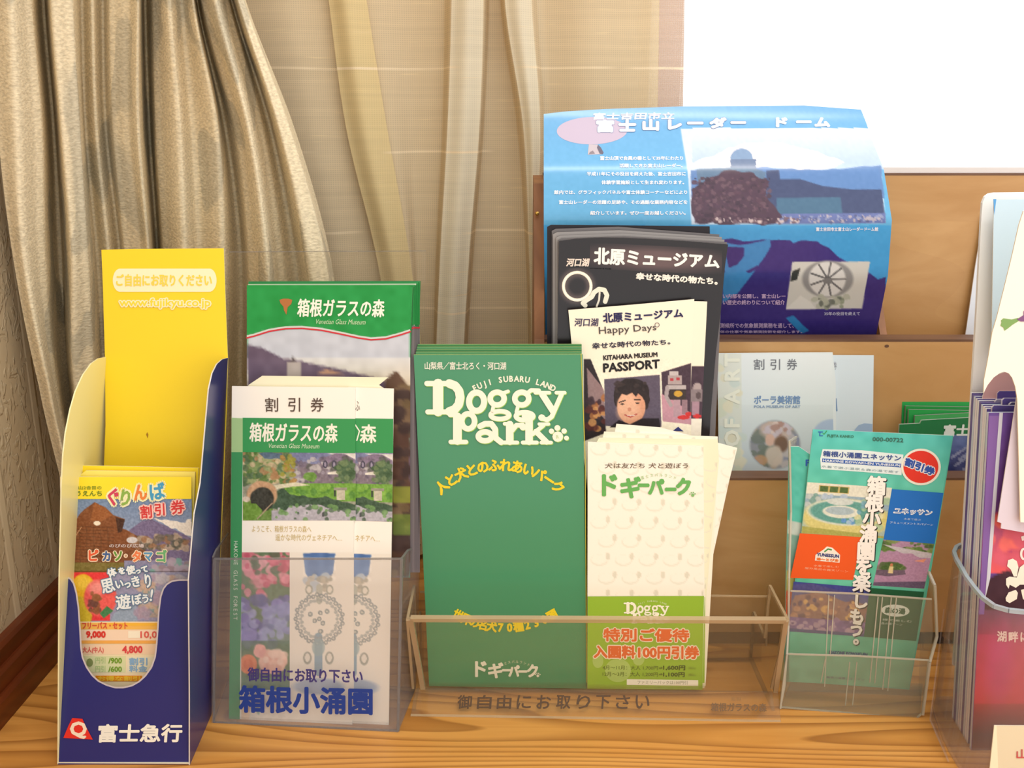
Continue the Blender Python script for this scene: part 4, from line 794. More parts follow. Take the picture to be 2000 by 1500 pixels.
A.text('幸せな時代の物たち。', [(355, 800), (862, 776), (864, 808), (357, 840)], (40, 34, 60), 3, bold=1.3)
A.text('KITAHARA MUSEUM', [(428, 882), (778, 860), (780, 888), (430, 912)], (40, 34, 36), 3, bold=1.8); A.text('PASSPORT', [(428, 935), (792, 908), (794, 962), (430, 990)], (28, 24, 28), 3, bold=3.2)
A.build('printed_picture', pa)
S2 = pP.back(.0012); p2 = sheet('museum_passport', S2, vq([(560, 560), (1020, 528), (1104, 530), (1096, 700), (1075, 1100), (1060, 1450), (1000, 1750), (560, 1750)], K), .0006, (248, 240, 218), label='second passport ticket, its toy robot strip sticking out beyond the first', cat='coupon')
A = Art(S2); A.view(*K); P = Pic(985, 940, 1080, 1400, 8, (70, 52, 66), 4); P.rect(985, 1290, 1080, 1400, (244, 236, 220)); P.ell(1040, 1090, 30, 36, (176, 160, 160)); P.rect(1000, 1100, 1076, 1180, (140, 126, 130)); P.ell(1050, 1140, 18, 24, (90, 76, 80)); P.rect(1010, 1180, 1060, 1270, (170, 136, 150)); P.ell(1045, 1275, 30, 14, (206, 50, 50)); P.rect(1000, 940, 1080, 948, (248, 240, 218)); P.mottle(6, 2); A.raster(P, [(985, 946), (1084, 946), (1064, 1400), (985, 1400)], 1); A.build('printed_picture', p2)

# ---------------------------------------------------------------- big curled blue brochure in the rack
def bD(y): 
    K_ = ((180, .705), (230, .697), (330, .672), (430, .660), (540, .668), (620, .684), (660, .693), (760, .700), (1100, .704))
    for (a, p), (c, q) in zip(K_[:-1], K_[1:]):
        if y <= c: t = max(0, (y - a) / (c - a)); t = t * t * (3 - 2 * t) if False else t; return p + (q - p) * t
    return K_[-1][1]
_ys = np.arange(150, 1101, 5.0); _d = np.array([bD(v) for v in _ys]); _kk = np.exp(-np.linspace(-2, 2, 13) ** 2); _kk /= _kk.sum(); _d = np.convolve(np.pad(_d, 6, 'edge'), _kk, 'valid')
def BS(x, y, off=0.0):
    D = float(np.interp(y, _ys, _d)); p = ray(x, y); return EYE + p * ((D - off) / p.y)
def b_left(y): return 1062 + max(0, y - 440) * .015
def b_right(y): return float(np.interp(y, [200, 215, 240, 270, 330, 430, 540, 600, 650, 720], [1670, 1682, 1692, 1702, 1726, 1742, 1734, 1722, 1712, 1700]))
def b_top(x): return float(np.interp(x, [1060, 1100, 1180, 1330, 1575, 1680], [223, 218, 213, 208, 206, 214]))
NX, NY = 60, 70
fg = []
for j in range(NY + 1):
    r = []
    for i in range(NX + 1):
        u = i / NX; yy = b_top(1062 + 618 * u) + (720 - b_top(1062 + 618 * u)) * j / NY; xx = b_left(yy) + (b_right(yy) - b_left(yy)) * u; r.append((xx, yy))
    fg.append(r)
b = MB(); W_ = NX + 1; n = W_ * (NY + 1)
fv = [BS(x, y) for r in fg for x, y in r]; bv = [BS(x, y, -.0008) for r in fg for x, y in r]
fs = [(j * W_ + i, (j + 1) * W_ + i, (j + 1) * W_ + i + 1, j * W_ + i + 1) for j in range(NY) for i in range(NX)]
rim = [i for i in range(W_)] + [j * W_ + NX for j in range(1, NY + 1)] + [NY * W_ + i for i in range(NX - 1, -1, -1)] + [j * W_ for j in range(NY - 1, 0, -1)]
def pic_blue():
    P = Pic(0, 0, 1, 1, 1); P.h, P.w = 241, 331; P.X = np.zeros((P.h, P.w)); P.Y = np.zeros((P.h, P.w))
    for j in range(P.h):
        for i in range(P.w):
            u = i / (P.w - 1); t = b_top(1062 + 618 * u); yy = t + (720 - t) * j / (P.h - 1); P.Y[j, i] = yy; P.X[j, i] = b_left(yy) + (b_right(yy) - b_left(yy)) * u
    P.a = np.zeros((P.h, P.w, 3)) + np.array((96, 172, 222.)); P.grad(200, (108, 170, 222), 440, (100, 178, 226)); P.grad(440, (72, 166, 228), 660, (60, 150, 220))
    V = lambda q: [(1330 + x / 3, 180 + y / 3) for x, y in q]
    # photograph panel
    photo = V([(-2, 215), (1060, 215), (1120, 300), (1175, 480), (1200, 768), (62, 776), (40, 470)])
    P.poly(photo, (206, 220, 240)); P.grad(250, (214, 224, 242), 330, (176, 200, 234), 1352, 1726)
    P.poly(V([(40, 430), (200, 370), (330, 310), (430, 300), (560, 290), (720, 330), (960, 410), (900, 440), (760, 465), (700, 460), (600, 440), (50, 450)]), (240, 234, 240), rough=6)
    P.poly(V([(60, 455), (480, 440), (700, 450), (820, 455), (1170, 430), (1190, 620), (60, 620)]), (98, 134, 190), rough=4); P.poly(V([(480, 440), (720, 470), (560, 420), (690, 460), (1160, 440), (1180, 600), (480, 600)]), (92, 138, 200), .5)
    P.poly(V([(500, 460), (575, 455), (580, 510), (700, 510), (830, 550), (1000, 570), (1175, 570), (1195, 720), (500, 720)]), (64, 76, 116)); P.poly(V([(560, 620), (935, 615), (945, 712), (560, 712)]), (72, 110, 142)); P.poly(V([(600, 712), (1198, 708), (1200, 768), (420, 775)]), (104, 118, 176)); P.blots((1480, 421, 1728, 434), [(150, 160, 196), (90, 96, 140), (190, 180, 190)], 110, 2.4)
    P.ell(1330 + 355 / 3, 180 + 390 / 3, 22, 20, (120, 150, 190), .95, .06); P.rect(1330 + 290 / 3, 180 + 390 / 3, 1330 + 440 / 3, 180 + 480 / 3, (104, 124, 160)); P.poly(V([(90, 450), (300, 440), (440, 450), (500, 470), (480, 540), (100, 540)]), (96, 124, 156)); 
    P.poly(V([(60, 560), (180, 490), (300, 460), (420, 470), (520, 520), (500, 600), (560, 680), (600, 740), (560, 772), (70, 772)]), (78, 54, 74), rough=9); P.blots((1356, 348, 1505, 432), [(90, 62, 80), (62, 44, 62), (104, 78, 92), (76, 54, 70)], 320, 3.2, 1.2); P.blots((1400, 426, 1560, 436), [(214, 196, 196), (120, 96, 110)], 60, 2.5)
    # lower part
    P.poly(V([(0, 880), (300, 860), (370, 872), (500, 866), (640, 870), (660, 886), (700, 868), (800, 872), (870, 920), (930, 970), (1010, 1010), (1110, 1060), (1160, 1096), (1200, 1080), (1200, 1700), (0, 1700)]), (62, 50, 130), rough=3)
    P.poly(V([(250, 880), (360, 900), (380, 930), (330, 1010), (260, 1060), (240, 1000)]), (70, 140, 206)); P.poly(V([(270, 905), (400, 890), (520, 862), (530, 900), (480, 980), (400, 1090), (330, 1180), (240, 1240), (250, 1060), (350, 990), (375, 920)]), (66, 142, 206), rough=2); P.poly(V([(380, 1050), (450, 1015), (450, 1035), (400, 1060)]), (66, 52, 130)); P.poly(V([(265, 905), (370, 910), (370, 960), (330, 1010), (280, 1030), (265, 960)]), (64, 50, 126))
    P.poly(V([(615, 1320), (660, 1305), (700, 1350), (755, 1400), (700, 1412), (640, 1350)]), (56, 140, 206), rough=3); P.mottle(3, 3)
    # inset photograph of the dome inside
    P.poly(V([(652, 995), (1108, 992), (1060, 1268), (615, 1272)]), (214, 214, 210)); P.poly(V([(652, 1050), (700, 1030), (680, 1100), (640, 1110)]), (60, 62, 64))
    cx, cy = 1330 + 860 / 3, 180 + 1095 / 3; P.ell(cx, cy, 50, 36, (150, 150, 152)); P.ell(cx - 1, cy, 36, 34, (226, 226, 226))
    for k in range(9): a = k * math.pi * 2 / 9; P.line([(cx, cy), (cx + 34 * math.cos(a), cy + 32 * math.sin(a))], 3.4, (110, 110, 114))
    P.ell(cx, cy + 4, 9, 6, (130, 130, 132)); P.poly(V([(615, 1272), (700, 1190), (760, 1230), (790, 1271)]), (228, 228, 224)); P.blots((1590, 578, 1660, 600), [(150, 160, 140), (110, 116, 110), (186, 190, 176)], 26, 5); return P
PB = pic_blue(); step = (PB.w - 1) // NX
cg = lina(PB.a); fcols = []
b = MB(); hw, hh = PB.w, PB.h
fv = [BS(float(PB.X[j, i]), float(PB.Y[j, i])) for j in range(hh) for i in range(hw)]; cl = [tuple(c) for c in cg.reshape(-1, 3)]
b.add(fv, [(j * hw + i, (j + 1) * hw + i, (j + 1) * hw + i + 1, j * hw + i + 1) for j in range(hh - 1) for i in range(hw - 1)], cols=cl, smooth=True)
bk = [BS(x, y, -.0010) for r in fg for x, y in r]; b.add(bk, [f[::-1] for f in fs], (.6, .7, .8), smooth=True)
frim = [BS(*fg[k // W_][k % W_]) for k in rim]; brim = [bk[k] for k in rim]; m_ = len(rim)
b.add(frim + brim, [(k, (k + 1) % m_, m_ + (k + 1) % m_, m_ + k) for k in range(m_)], (.7, .8, .85))
bb = b.build('radar_dome_brochure', GLOSS, None, (.13, .70, .02)); props(bb, 'big curled blue brochure with airship and mountain photo in the wooden rack', 'brochure')
A = Art(BS); A.view(1030, 180, 5)
A.ell(632, 376, 345, 134, (196, 182, 206), 1, n=48, rot=-1); A.poly([(600, 510), (690, 512), (700, 560), (735, 606), (590, 610)], (196, 186, 196), 1); A.poly([(690, 512), (718, 540), (745, 590), (735, 606), (706, 600), (680, 540)], (104, 100, 120), 2); A.poly([(610, 585), (640, 570), (660, 600), (600, 606)], (140, 130, 140), 2)
A.text('富士吉田市立', Q(640, 205, 1430, 268, -6, 10), (238, 232, 244), 3, bold=3.4); 
A.chars([('富', 760, 330, 190, 120, 0), ('士', 975, 328, 175, 120, 0), ('山', 1205, 318, 185, 110, 0), ('レ', 1430, 314, 175, 110, 0), ('ー', 1640, 302, 180, 90, 0), ('ダ', 1860, 300, 170, 100, 0), ('ー', 2060, 297, 170, 90, 0)], (255, 252, 255), 4, bold=9, out=(120, 140, 190), outw=13)
A.chars([('ド', 2890 - 420, 292, 170, 100, 0), ('ー', 2700, 290, 170, 90, 0), ('ム', 2880, 292, 160, 100, 0)], (255, 252, 255), 4, bold=9)
for t, x0, x1, y in (('富士山頂で台風の砦として35年にわたり', 712, 1520, 645), ('活躍してきた富士山レーダー。', 900, 1515, 718), ('平成11年にその役目を終えた後、富士吉田市に', 582, 1545, 798), ('体験学習施設として生まれ変わります。', 725, 1530, 882), ('館内では、グラフィックパネルや富士体験コーナーなどにより', 262, 1560, 978), ('富士山レーダーの活躍の足跡や、その過酷な業務内容などを', 310, 1562, 1075), ('紹介しています。ぜひ一度お越しください。', 615, 1545, 1180)):
    A.text(t, Q(x0, y - 20, x1, y + 18), (246, 246, 252), 3, bold=1.5)
A.view(1330, 180, 3); A.text('富士吉田市立富士山レーダードーム館', (792, 792, 1155, 814), (236, 240, 252), 3, bold=.8)
A.text('い内部を公開し、富士山レー', (246, 1182, 612, 1208), (206, 180, 220), 3, bold=.8); A.text('い歴史の終わりについて紹介', (246, 1218, 608, 1246), (206, 180, 220), 3, bold=.8)
A.text('測候所での気象観測業務を通して、', (230, 1354, 660, 1382), (206, 180, 220), 3, bold=.8); A.text('体の仕事や気象観測技術を紹介します。', (230, 1396, 710, 1412), (206, 180, 220), 3, bold=.8); A.text('35年の役目を終えて', (840, 1288, 1048, 1308), (196, 196, 226), 3, bold=.6)
A.build('printed_lettering', bb)

# ---------------------------------------------------------------- art museum coupons in the front pocket
aP = plane(0.6400, 6, 0)
V = (1380, 640, 3.7037)
am = sheet('art_museum_coupon', aP, vq([(76, 185), (500, 180), (912, 178), (935, 380), (940, 1150), (90, 1150), (84, 600)], V), .0008, (228, 236, 238), label='pale blue art museum coupon with round portrait picture in the rack', cat='coupon')
P = Pic(84, 184, 905, 1080, 8, (228, 236, 238), 3); P.grad(184, (232, 238, 240), 560, (226, 236, 238)); P.grad(560, (222, 232, 234), 1080, (196, 208, 214)); P.rect(84, 184, 245, 1080, (222, 224, 206), .6); P.blots((90, 190, 240, 1070), [(214, 222, 200), (230, 226, 200), (206, 220, 214)], 24, 40)
P.ell(485, 845, 180, 175, (150, 152, 160)); m_ = ((P.X - 485) / 178) ** 2 + ((P.Y - 845) / 173) ** 2 < 1; keep = P.a.copy()
P.blots((320, 680, 640, 1010), [(140, 146, 170), (186, 170, 150), (120, 130, 120), (196, 190, 190)], 50, 40); P.ell(500, 740, 110, 80, (206, 186, 176), .9, .3, .3); P.blots((420, 680, 600, 800), [(224, 206, 200), (176, 140, 130), (206, 196, 206)], 24, 22); P.ell(450, 810, 34, 44, (222, 184, 166), .9, .3); P.ell(530, 840, 50, 60, (110, 80, 60), .8, .4); P.ell(480, 930, 60, 80, (214, 200, 186), .9, .3, .2); P.ell(380, 960, 50, 40, (206, 160, 120), .8, .4)
P.a = np.where(m_[..., None], P.a, keep); P.ell(900, 770, 140, 110, (168, 190, 222), .8, .1)
A = Art(aP); A.view(*V); A.raster(P, [(86, 190), (905, 188), (925, 1080), (90, 1080)], 1)
A.text('割', (342, 228, 418, 304), (118, 122, 130), 3, bold=.6); A.text('引', (462, 228, 532, 304), (118, 122, 130), 3, bold=.6); A.text('券', (582, 226, 655, 304), (118, 122, 130), 3, bold=.6)
A.text('ポーラ美術館', (345, 492, 676, 552), (120, 152, 196), 3, bold=1.6); A.text('POLA MUSEUM OF ART', (345, 562, 678, 580), (140, 164, 196), 3, bold=1)
A.chars([(c, 178, y, 150, 150, -90) for c, y in (('T', 235), ('R', 340), ('A', 500), ('F', 690), ('O', 800))], (238, 240, 224), 3, bold=5)
A.build('printed_picture', am)
S2 = aP.back(.0012); a2 = sheet('art_museum_coupon', S2, vq([(600, 196), (1210, 200), (1206, 500), (1196, 1000), (1180, 1150), (600, 1150)], V), .0008, (216, 228, 236), label='second pale blue art museum coupon, half hidden by the round-picture one', cat='coupon')
A = Art(S2); A.view(*V); A.text('券', (915, 245, 942, 304), (150, 150, 160), 3); A.line([(936, 515), (942, 600)], 10, (110, 140, 180), 3); A.poly([(1070, 740), (1100, 705), (1140, 692), (1200, 696), (1198, 760), (1070, 760)], (160, 184, 214), 2); A.build('printed_picture', a2)

# ---------------------------------------------------------------- green mountain brochures in the rack
for k, (x, y, c) in enumerate(((1755, 774, (30, 150, 66)), (1762, 783, (36, 158, 74)), (1769, 793, (30, 146, 64)), (1775, 800, (34, 156, 72)), (1787, 812, (60, 156, 84)))):
    S = plane(0.6560 - .0028 * k, 4); sheet('mountain_brochure', S, [(x, y), (1960, y + 3), (1960, 930), (x - 4, 930)] if k < 4 else [(x, y), (1940, y - 8), (1940, 930), (x - 4, 930)], .0020, c, (150, 150, 150), PAPER, 'stepped green brochure top behind the snowy mountain one, ' + ('highest', 'second', 'third', 'fourth', 'pale lowest')[k] + ' of five', 'brochure', 'spare green mountain brochures')
S = plane(0.6428, 4); mo = sheet('mountain_brochure', S, [(1757, 829), (1797, 827), (1800, 821), (1960, 812), (1960, 925), (1750, 925)], .0018, (24, 118, 66), (190, 196, 190), PAPER, label='foremost green brochure with snowy mountain picture, low in the wooden rack', cat='brochure')
A = Art(S); A.text('富士サファリ', Q(1842, 830, 1990, 852, -2, 3), (222, 230, 226), 3, bold=1.1); A.view(1840, 640, 5)
P = Pic(-450, 1065, 500, 1430, 14, (84, 100, 156), 6); P.grad(1065, (104, 124, 176), 1430, (56, 62, 120)); P.poly([(80, 1330), (150, 1230), (260, 1160), (400, 1120), (400, 1430), (120, 1430)], (70, 76, 128), rough=20)
for q in ([(90, 1280), (250, 1180)], [(120, 1360), (300, 1240)], [(160, 1300), (330, 1190)], [(200, 1400), (420, 1290)]): P.line(q, 22, (176, 180, 204), .7)
P.mottle(10, 2); A.raster(P, [(-440, 1058), (500, 1040), (500, 1420), (-440, 1420)], 1); A.build('printed_cover', mo)

# ---------------------------------------------------------------- white leaflets upright in the top tier
for k, (q, Y, c, lb) in enumerate(((((1902, 344), (1990, 338), (1985, 500), (1960, 700), (1850, 700), (1858, 650), (1880, 500)), .712, (226, 230, 238), 'tall pale grey-white leaflet leaning in the top tier of the rack'), (((1919, 420), (1990, 412), (1985, 700), (1878, 700), (1888, 640), (1905, 520), (1915, 460)), .704, (230, 236, 246), 'white leaflet in front of the pale grey-white one in the top tier'))):
    sheet('white_leaflet', plane(Y, 3), q, .001, c, label=lb, cat='leaflet')

# ---------------------------------------------------------------- pocket stand with teal leaflets
YW = -6.5
t1 = plane(0.5395, 0, YW, X0=.213); t2 = plane(0.5480, 0, YW, X0=.213); tL = plane(0.5600, 0, YW, X0=.213); tB = plane(0.5780, 2, YW, X0=.213)
ts = root('acrylic_stand', (.213, .56, 0), 'narrow clear pocket stand with ribbed front holding teal leaflets', 'leaflet stand')
V6 = (1480, 1080, 3.571)
acrylic_sheet('front_panel', ts, t1, vq([(205, 708), (700, 722), (1195, 752), (1150, 1120), (1105, 1160), (640, 1120), (160, 1078), (190, 930)], V6), .0013, ACRC, ACRP, .0009)
acrylic_sheet('pocket_panel', ts, t2, vq([(228, 268), (700, 288), (1215, 326), (1222, 560), (1180, 1000), (175, 960)], V6), .0013, ACRC, ACRP, .0009, edges=[0, 1])
b = MB()
for x0, y0, x1, y1 in ((495, 290, 465, 930), (535, 292, 505, 700), (838, 305, 780, 900), (868, 306, 815, 905), (930, 310, 870, 950), (965, 312, 905, 960), (690, 760, 660, 1060), (640, 760, 610, 1060), (470, 740, 440, 900)):
    b.strip(t2(V6[0] + x0 / V6[2], V6[1] + y0 / V6[2]) + t2.n * .0003, t2(V6[0] + x1 / V6[2], V6[1] + y1 / V6[2]) + t2.n * .0003, .0006, t2.n)
b.build('rib', ACRP, ts)
tr = plane3(t1(1802, 1396), tB(1826, 1330), t1(1816, 1292)); 
rp = [t1(1802, 1396), t1(1816, 1293), t2(1830, 1243), t2(1826, 1144), tL(1814, 1117), tB(1806, 1125), tB(1796, 1378)]
b = MB(); b.prism(rp, (-.0012, 0, 0)); o = b.build('side_panel', ACRC, ts); e = MB()
for i in range(0, 5): e.strip(rp[i], rp[i + 1], .0014, (1, 0, 0))
e.build('polished_edge', ACRP, o)
lp_ = [t1(1524, 1384), t1(1537, 1278), t2(1540, 1222), t2(1541, 1130), tL(1545, 1000), tL(1542, 862), tB(1556, 853), tB(1544, 1368)]
b = MB(); b.prism(lp_, (-.0010, 0, 0)); o = b.build('side_panel', ACRC, ts); e = MB()
for i in range(0, 6): e.strip(lp_[i], lp_[i + 1], .0011, (1, 0, 0))
e.build('polished_edge', ACRP, o)
b = MB(); b.prism([Vector((p.x, p.y, .0004)) for p in (t1(1525, 1385), t1(1796, 1402), tB(1796, 1385), tB(1544, 1372))], (0, 0, .0013)); b.build('base', ACRC, ts)

TEAL = (92, 192, 170)
def teal_art(A):
    A.view(1500, 800, 4.6875)
    P = Pic(0, 0, 100, 200, 1.1, TEAL, 4); P.grad(0, (86, 198, 190), 60, (100, 200, 170)); P.grad(60, (100, 200, 170), 200, (104, 196, 160)); P.mottle(10, 6); A.raster(P, [(412, 180), (1690, 240), (1288, 2550), (160, 2490)], 1)
    A.text('FUJITA KANKO', [(545, 228), (785, 236), (783, 266), (543, 258)], (60, 130, 110), 3, bold=1.6); A.line([(462, 205), (500, 205)], 9, (40, 90, 180), 3); A.line([(478, 205), (474, 240), (500, 240)], 8, (40, 90, 180), 3); A.line([(504, 218), (514, 226), (538, 196)], 7, (60, 160, 80), 3)
    A.text('000-00722', [(960, 252), (1240, 264), (1238, 300), (958, 288)], (56, 110, 96), 3, bold=1.6)
    A.poly([(500, 362), (860, 372), (1240, 412), (1222, 600), (860, 570), (485, 545), (478, 450)], (226, 240, 240), 2)
    A.text('箱根小涌園ユネッサン', [(508, 378), (1218, 420), (1214, 472), (504, 426)], (60, 84, 150), 4, bold=2.2); A.poly([(497, 447), (1224, 496), (1222, 530), (495, 480)], (44, 96, 180), 3); A.text('HAKONE KOWAKI-EN YUNESSUN', [(505, 454), (1210, 502), (1208, 522), (503, 474)], (226, 236, 244), 5, bold=1.2); A.text('水着で遊ぶ温泉＆森の湯で癒す', [(490, 508), (1200, 562), (1198, 584), (488, 530)], (120, 150, 160), 4)
    A.ell(1400, 525, 182, 168, (240, 240, 226), 4, 40); A.ell(1400, 525, 160, 148, (226, 52, 34), 5, 40); A.text('割引券', [(1268, 440), (1535, 540), (1510, 606), (1250, 506)], (44, 84, 170), 7, bold=4.5, out=(240, 240, 240), outw=13)
    # pool photograph
    P = Pic(0, 0, 820, 500, 6, (170, 190, 176), 7); P.rect(0, 0, 820, 110, (226, 226, 208)); P.rect(120, 20, 410, 90, (196, 176, 110)); 
    for x in (130, 225, 320): P.rect(x, 26, x + 78, 84, (80, 110, 60))
    P.rect(0, 110, 820, 230, (150, 176, 190)); P.blots((0, 120, 400, 240), [(190, 200, 196), (120, 160, 150), (176, 196, 216)], 30, 26); P.ell(420, 330, 430, 190, (214, 206, 130)); P.ell(400, 270, 370, 130, (214, 222, 206)); P.ell(400, 270, 345, 112, (96, 160, 150)); P.ell(340, 170, 130, 34, (206, 216, 210)); P.ell(360, 268, 180, 62, (222, 226, 210)); P.ell(350, 258, 140, 40, (170, 190, 196)); P.blots((380, 320, 500, 370), [(96, 150, 210), (170, 200, 220)], 12, 22); P.blots((520, 140, 800, 420), [(170, 200, 160), (230, 224, 170), (120, 170, 190)], 26, 30); P.poly([(0, 430), (820, 480), (820, 500), (0, 500)], (170, 170, 90)); P.mottle(9, 2)
    A.raster(P, [(360, 664), (1135, 716), (1060, 1180), (305, 1132)], 2)
    A.poly([(1135, 728), (1606, 764), (1524, 1230), (1058, 1190)], (24, 112, 200), 3); A.text('ユネッサン', [(1160, 900), (1505, 922), (1496, 968), (1150, 952)], (240, 246, 248), 5, bold=5.5); A.text('ユネッサン', [(1166, 908), (1497, 930), (1490, 962), (1158, 946)], (40, 110, 190), 6); A.text('水着で遊ぶ', [(1245, 990), (1400, 1000), (1398, 1018), (1243, 1008)], (190, 216, 240), 5); A.text('アミューズメントスパゾーン', [(1120, 1022), (1512, 1046), (1510, 1064), (1118, 1042)], (190, 216, 240), 5, bold=.5)
    A.poly([(292, 1132), (860, 1168), (780, 1560), (205, 1540)], (238, 92, 30), 3)
    A.poly([(435, 1330), (510, 1280), (540, 1252), (590, 1265), (660, 1330), (655, 1402), (430, 1382)], (246, 240, 226), 4); A.text('YUNESSUN', [(450, 1312), (650, 1330), (648, 1358), (447, 1340)], (60, 70, 130), 5, bold=2.2); A.text('湯〜とぴあ', [(446, 1356), (646, 1370), (644, 1394), (444, 1378)], (236, 120, 40), 5, bold=2); A.line([(520, 1300), (550, 1276), (580, 1284)], 12, (60, 150, 80), 5)
    A.text('水着で楽しむ', [(418, 1418), (650, 1432), (648, 1450), (416, 1436)], (246, 190, 150), 5); A.text('屋外風呂の露天ゾーン', [(338, 1440), (735, 1472), (733, 1492), (336, 1460)], (246, 190, 150), 5)
    P = Pic(0, 0, 480, 560, 6, (176, 140, 170), 9); P.blots((0, 0, 480, 120), [(96, 130, 60), (70, 100, 50), (130, 150, 90)], 30, 30); P.poly([(0, 60), (480, 120), (480, 180), (300, 190)], (196, 190, 196)); P.poly([(0, 180), (300, 150), (480, 240), (480, 560), (0, 560)], (178, 138, 168), rough=20); P.poly([(330, 230), (440, 190), (420, 240)], (226, 150, 120)); P.ell(130, 330, 130, 70, (84, 104, 64), .95, .2, .4); P.blots((40, 280, 230, 380), [(70, 100, 50), (120, 150, 80)], 20, 26); P.poly([(0, 370), (260, 350), (280, 400), (120, 440), (0, 430)], (110, 92, 110)); P.ell(130, 300, 14, 20, (200, 130, 90)); P.poly([(112, 318), (150, 318), (160, 400), (112, 400)], (226, 206, 150)); P.poly([(0, 520), (480, 470), (480, 560), (0, 560)], (100, 84, 110)); P.mottle(10, 2)
    A.raster(P, [(1056, 1186), (1522, 1228), (1430, 1640), (960, 1610)], 2)
    A.vw = V6
    P = Pic(0, 0, 540, 340, 6, (120, 96, 120), 3); P.rect(0, 0, 540, 90, (64, 72, 150)); P.poly([(0, 20), (120, 0), (420, 50), (540, 80), (540, 120), (0, 120)], (84, 84, 140)); P.poly([(20, 100), (180, 50), (330, 100), (540, 110), (540, 260), (0, 240)], (150, 110, 100), rough=20); P.blots((20, 100, 520, 250), [(226, 180, 110), (110, 80, 90), (190, 140, 110), (90, 70, 100)], 50, 16); P.rect(0, 240, 540, 340, (130, 100, 150)); P.blots((0, 240, 540, 340), [(150, 116, 160), (110, 84, 130), (190, 160, 180)], 40, 16); P.rect(0, 320, 540, 340, (80, 80, 130)); P.mottle(8, 2)
    A.raster(P, [(250, 200), (780, 244), (740, 584), (205, 546)], 3)
    A.poly([(780, 244), (1160, 272), (1105, 614), (740, 584)], (24, 92, 58), 4)
    A.ell(960, 402, 98, 42, (226, 236, 226), 5, 32, 3); A.text('森の湯', [(890, 378), (1030, 388), (1026, 428), (886, 418)], (24, 92, 58), 6, bold=2.4); A.text('裸で楽しむ', [(870, 456), (1075, 470), (1073, 486), (868, 472)], (196, 214, 200), 5); A.text('森の湯ゾーン', [(862, 482), (1010, 492), (1008, 508), (860, 498)], (196, 214, 200), 5)
    A.text('HAKONE KOWAKI-EN', [(500, 682), (765, 700), (763, 722), (498, 704)], (50, 96, 140), 4, bold=2); A.text('箱根小涌園ユネッサン', [(480, 858), (745, 876), (743, 892), (478, 874)], (90, 140, 140), 4, bold=1)
    A.view(1500, 800, 4.6875)
    it = [('箱', 995, 695, 175), ('根', 975, 855, 170), ('小', 950, 995, 165), ('涌', 920, 1140, 165), ('園', 897, 1295, 172), ('を', 878, 1440, 165)]
    A.chars([(c, x + 8, y + 7, s_, s_, 3) for c, x, y, s_ in it], (30, 24, 30), 7, bold=9); A.chars([(c, x, y, s_, s_, 3) for c, x, y, s_ in it], (250, 246, 238), 8, bold=8)
    A.vw = V6; it = [('楽', 725, 210, 128), ('し', 715, 330, 120), ('も', 692, 440, 112), ('う', 690, 530, 116), ('。', 720, 590, 110)]
    A.chars([(c, x + 6, y + 6, s_, s_, 3) for c, x, y, s_ in it], (30, 24, 30), 7, bold=6); A.chars([(c, x, y, s_, s_, 3) for c, x, y, s_ in it], (250, 246, 238), 8, bold=5)
tq = [(1587.5, 839), (1862, 851), (1840, 985), (1816, 1130), (1776, 1347), (1533, 1330), (1547, 1180), (1565, 1036)]
tl = sheet('spa_leaflet', tL, tq, .0007, TEAL, (200, 226, 216), GLOSS, label='teal spa leaflet with round red badge and white vertical lettering', cat='leaflet')
A = Art(tL); teal_art(A); A.build('printed_cover', tl)
S2 = tL.back(.0022); t2l = sheet('spa_leaflet', S2, [(1541, 872), (1560, 872), (1600, 900), (1600, 1320), (1531, 1320), (1534, 1160), (1538, 1000)], .0007, (84, 190, 172), label='second teal leaflet, only a strip showing beside the red-badge one', cat='leaflet')
A = Art(S2); P = Pic(0, 0, 60, 330, 3, (84, 190, 172), 3); P.rect(0, 125, 60, 170, (190, 206, 196)); P.rect(0, 150, 60, 230, (130, 176, 160)); P.rect(0, 215, 60, 250, (196, 196, 110)); P.rect(0, 250, 60, 330, (236, 100, 60)); P.mottle(10, 3); A.raster(P, [(1541, 880), (1598, 900), (1596, 1240), (1534, 1240)], 1); A.text('F', (1574, 898, 1582, 910), (40, 90, 180), 3, bold=.5); A.build('printed_cover', t2l)

# ---------------------------------------------------------------- rounded clear holder at the end, with purple brochures
ZT = .108; rim_px = [(2080, 1200), (2030, 1198), (2000, 1195), (1970, 1192), (1942, 1184), (1920, 1168), (1903, 1148), (1888, 1128), (1877, 1108), (1868, 1093), (1863, 1079), (1868, 1069), (1878, 1064)]
zp = ZP(ZT); rim = [zp(*p) for p in rim_px[2:]]; MX = .310
rim = [Vector((2 * MX - p.x, p.y, p.z)) for p in rim[::-1]] + rim; rim = rim
rh = root('round_holder', (.30, .52, 0), 'rounded clear plastic holder with a tall white back, crammed with purple brochures', 'leaflet stand')
b = MB(); n = len(rim); inn = [Vector((p.x + (MX - p.x) * .04, p.y + .0012, p.z)) for p in rim]; low = [Vector((MX + (p.x - MX) * 1.03, p.y, .001)) for p in rim]; lin_ = [Vector((p.x + (MX - p.x) * .04, p.y + .0012, .001)) for p in low]
b.add(rim + low, [(i, i + 1, n + i + 1, n + i) for i in range(n - 1)], smooth=True); b.add(inn + lin_, [(i + 1, i, n + i, n + i + 1) for i in range(n - 1)], smooth=True)
ACRH = mat_acrylic('thick_clear_plastic', (210, 190, 180), .09, (.96, .955, .95), .08); b.build('front_shell', ACRH, rh)
b = MB()
for i in range(n - 1): b.strip(rim[i], rim[i + 1], .0022, (0, 0, 1))
b.build('rim', ACRB, rh)
b = MB(); b.prism([Vector((p.x, p.y, .0006)) for p in low], (0, 0, .0012)); b.build('base', ACRH, rh)
bkP = plane(.5480, 3)
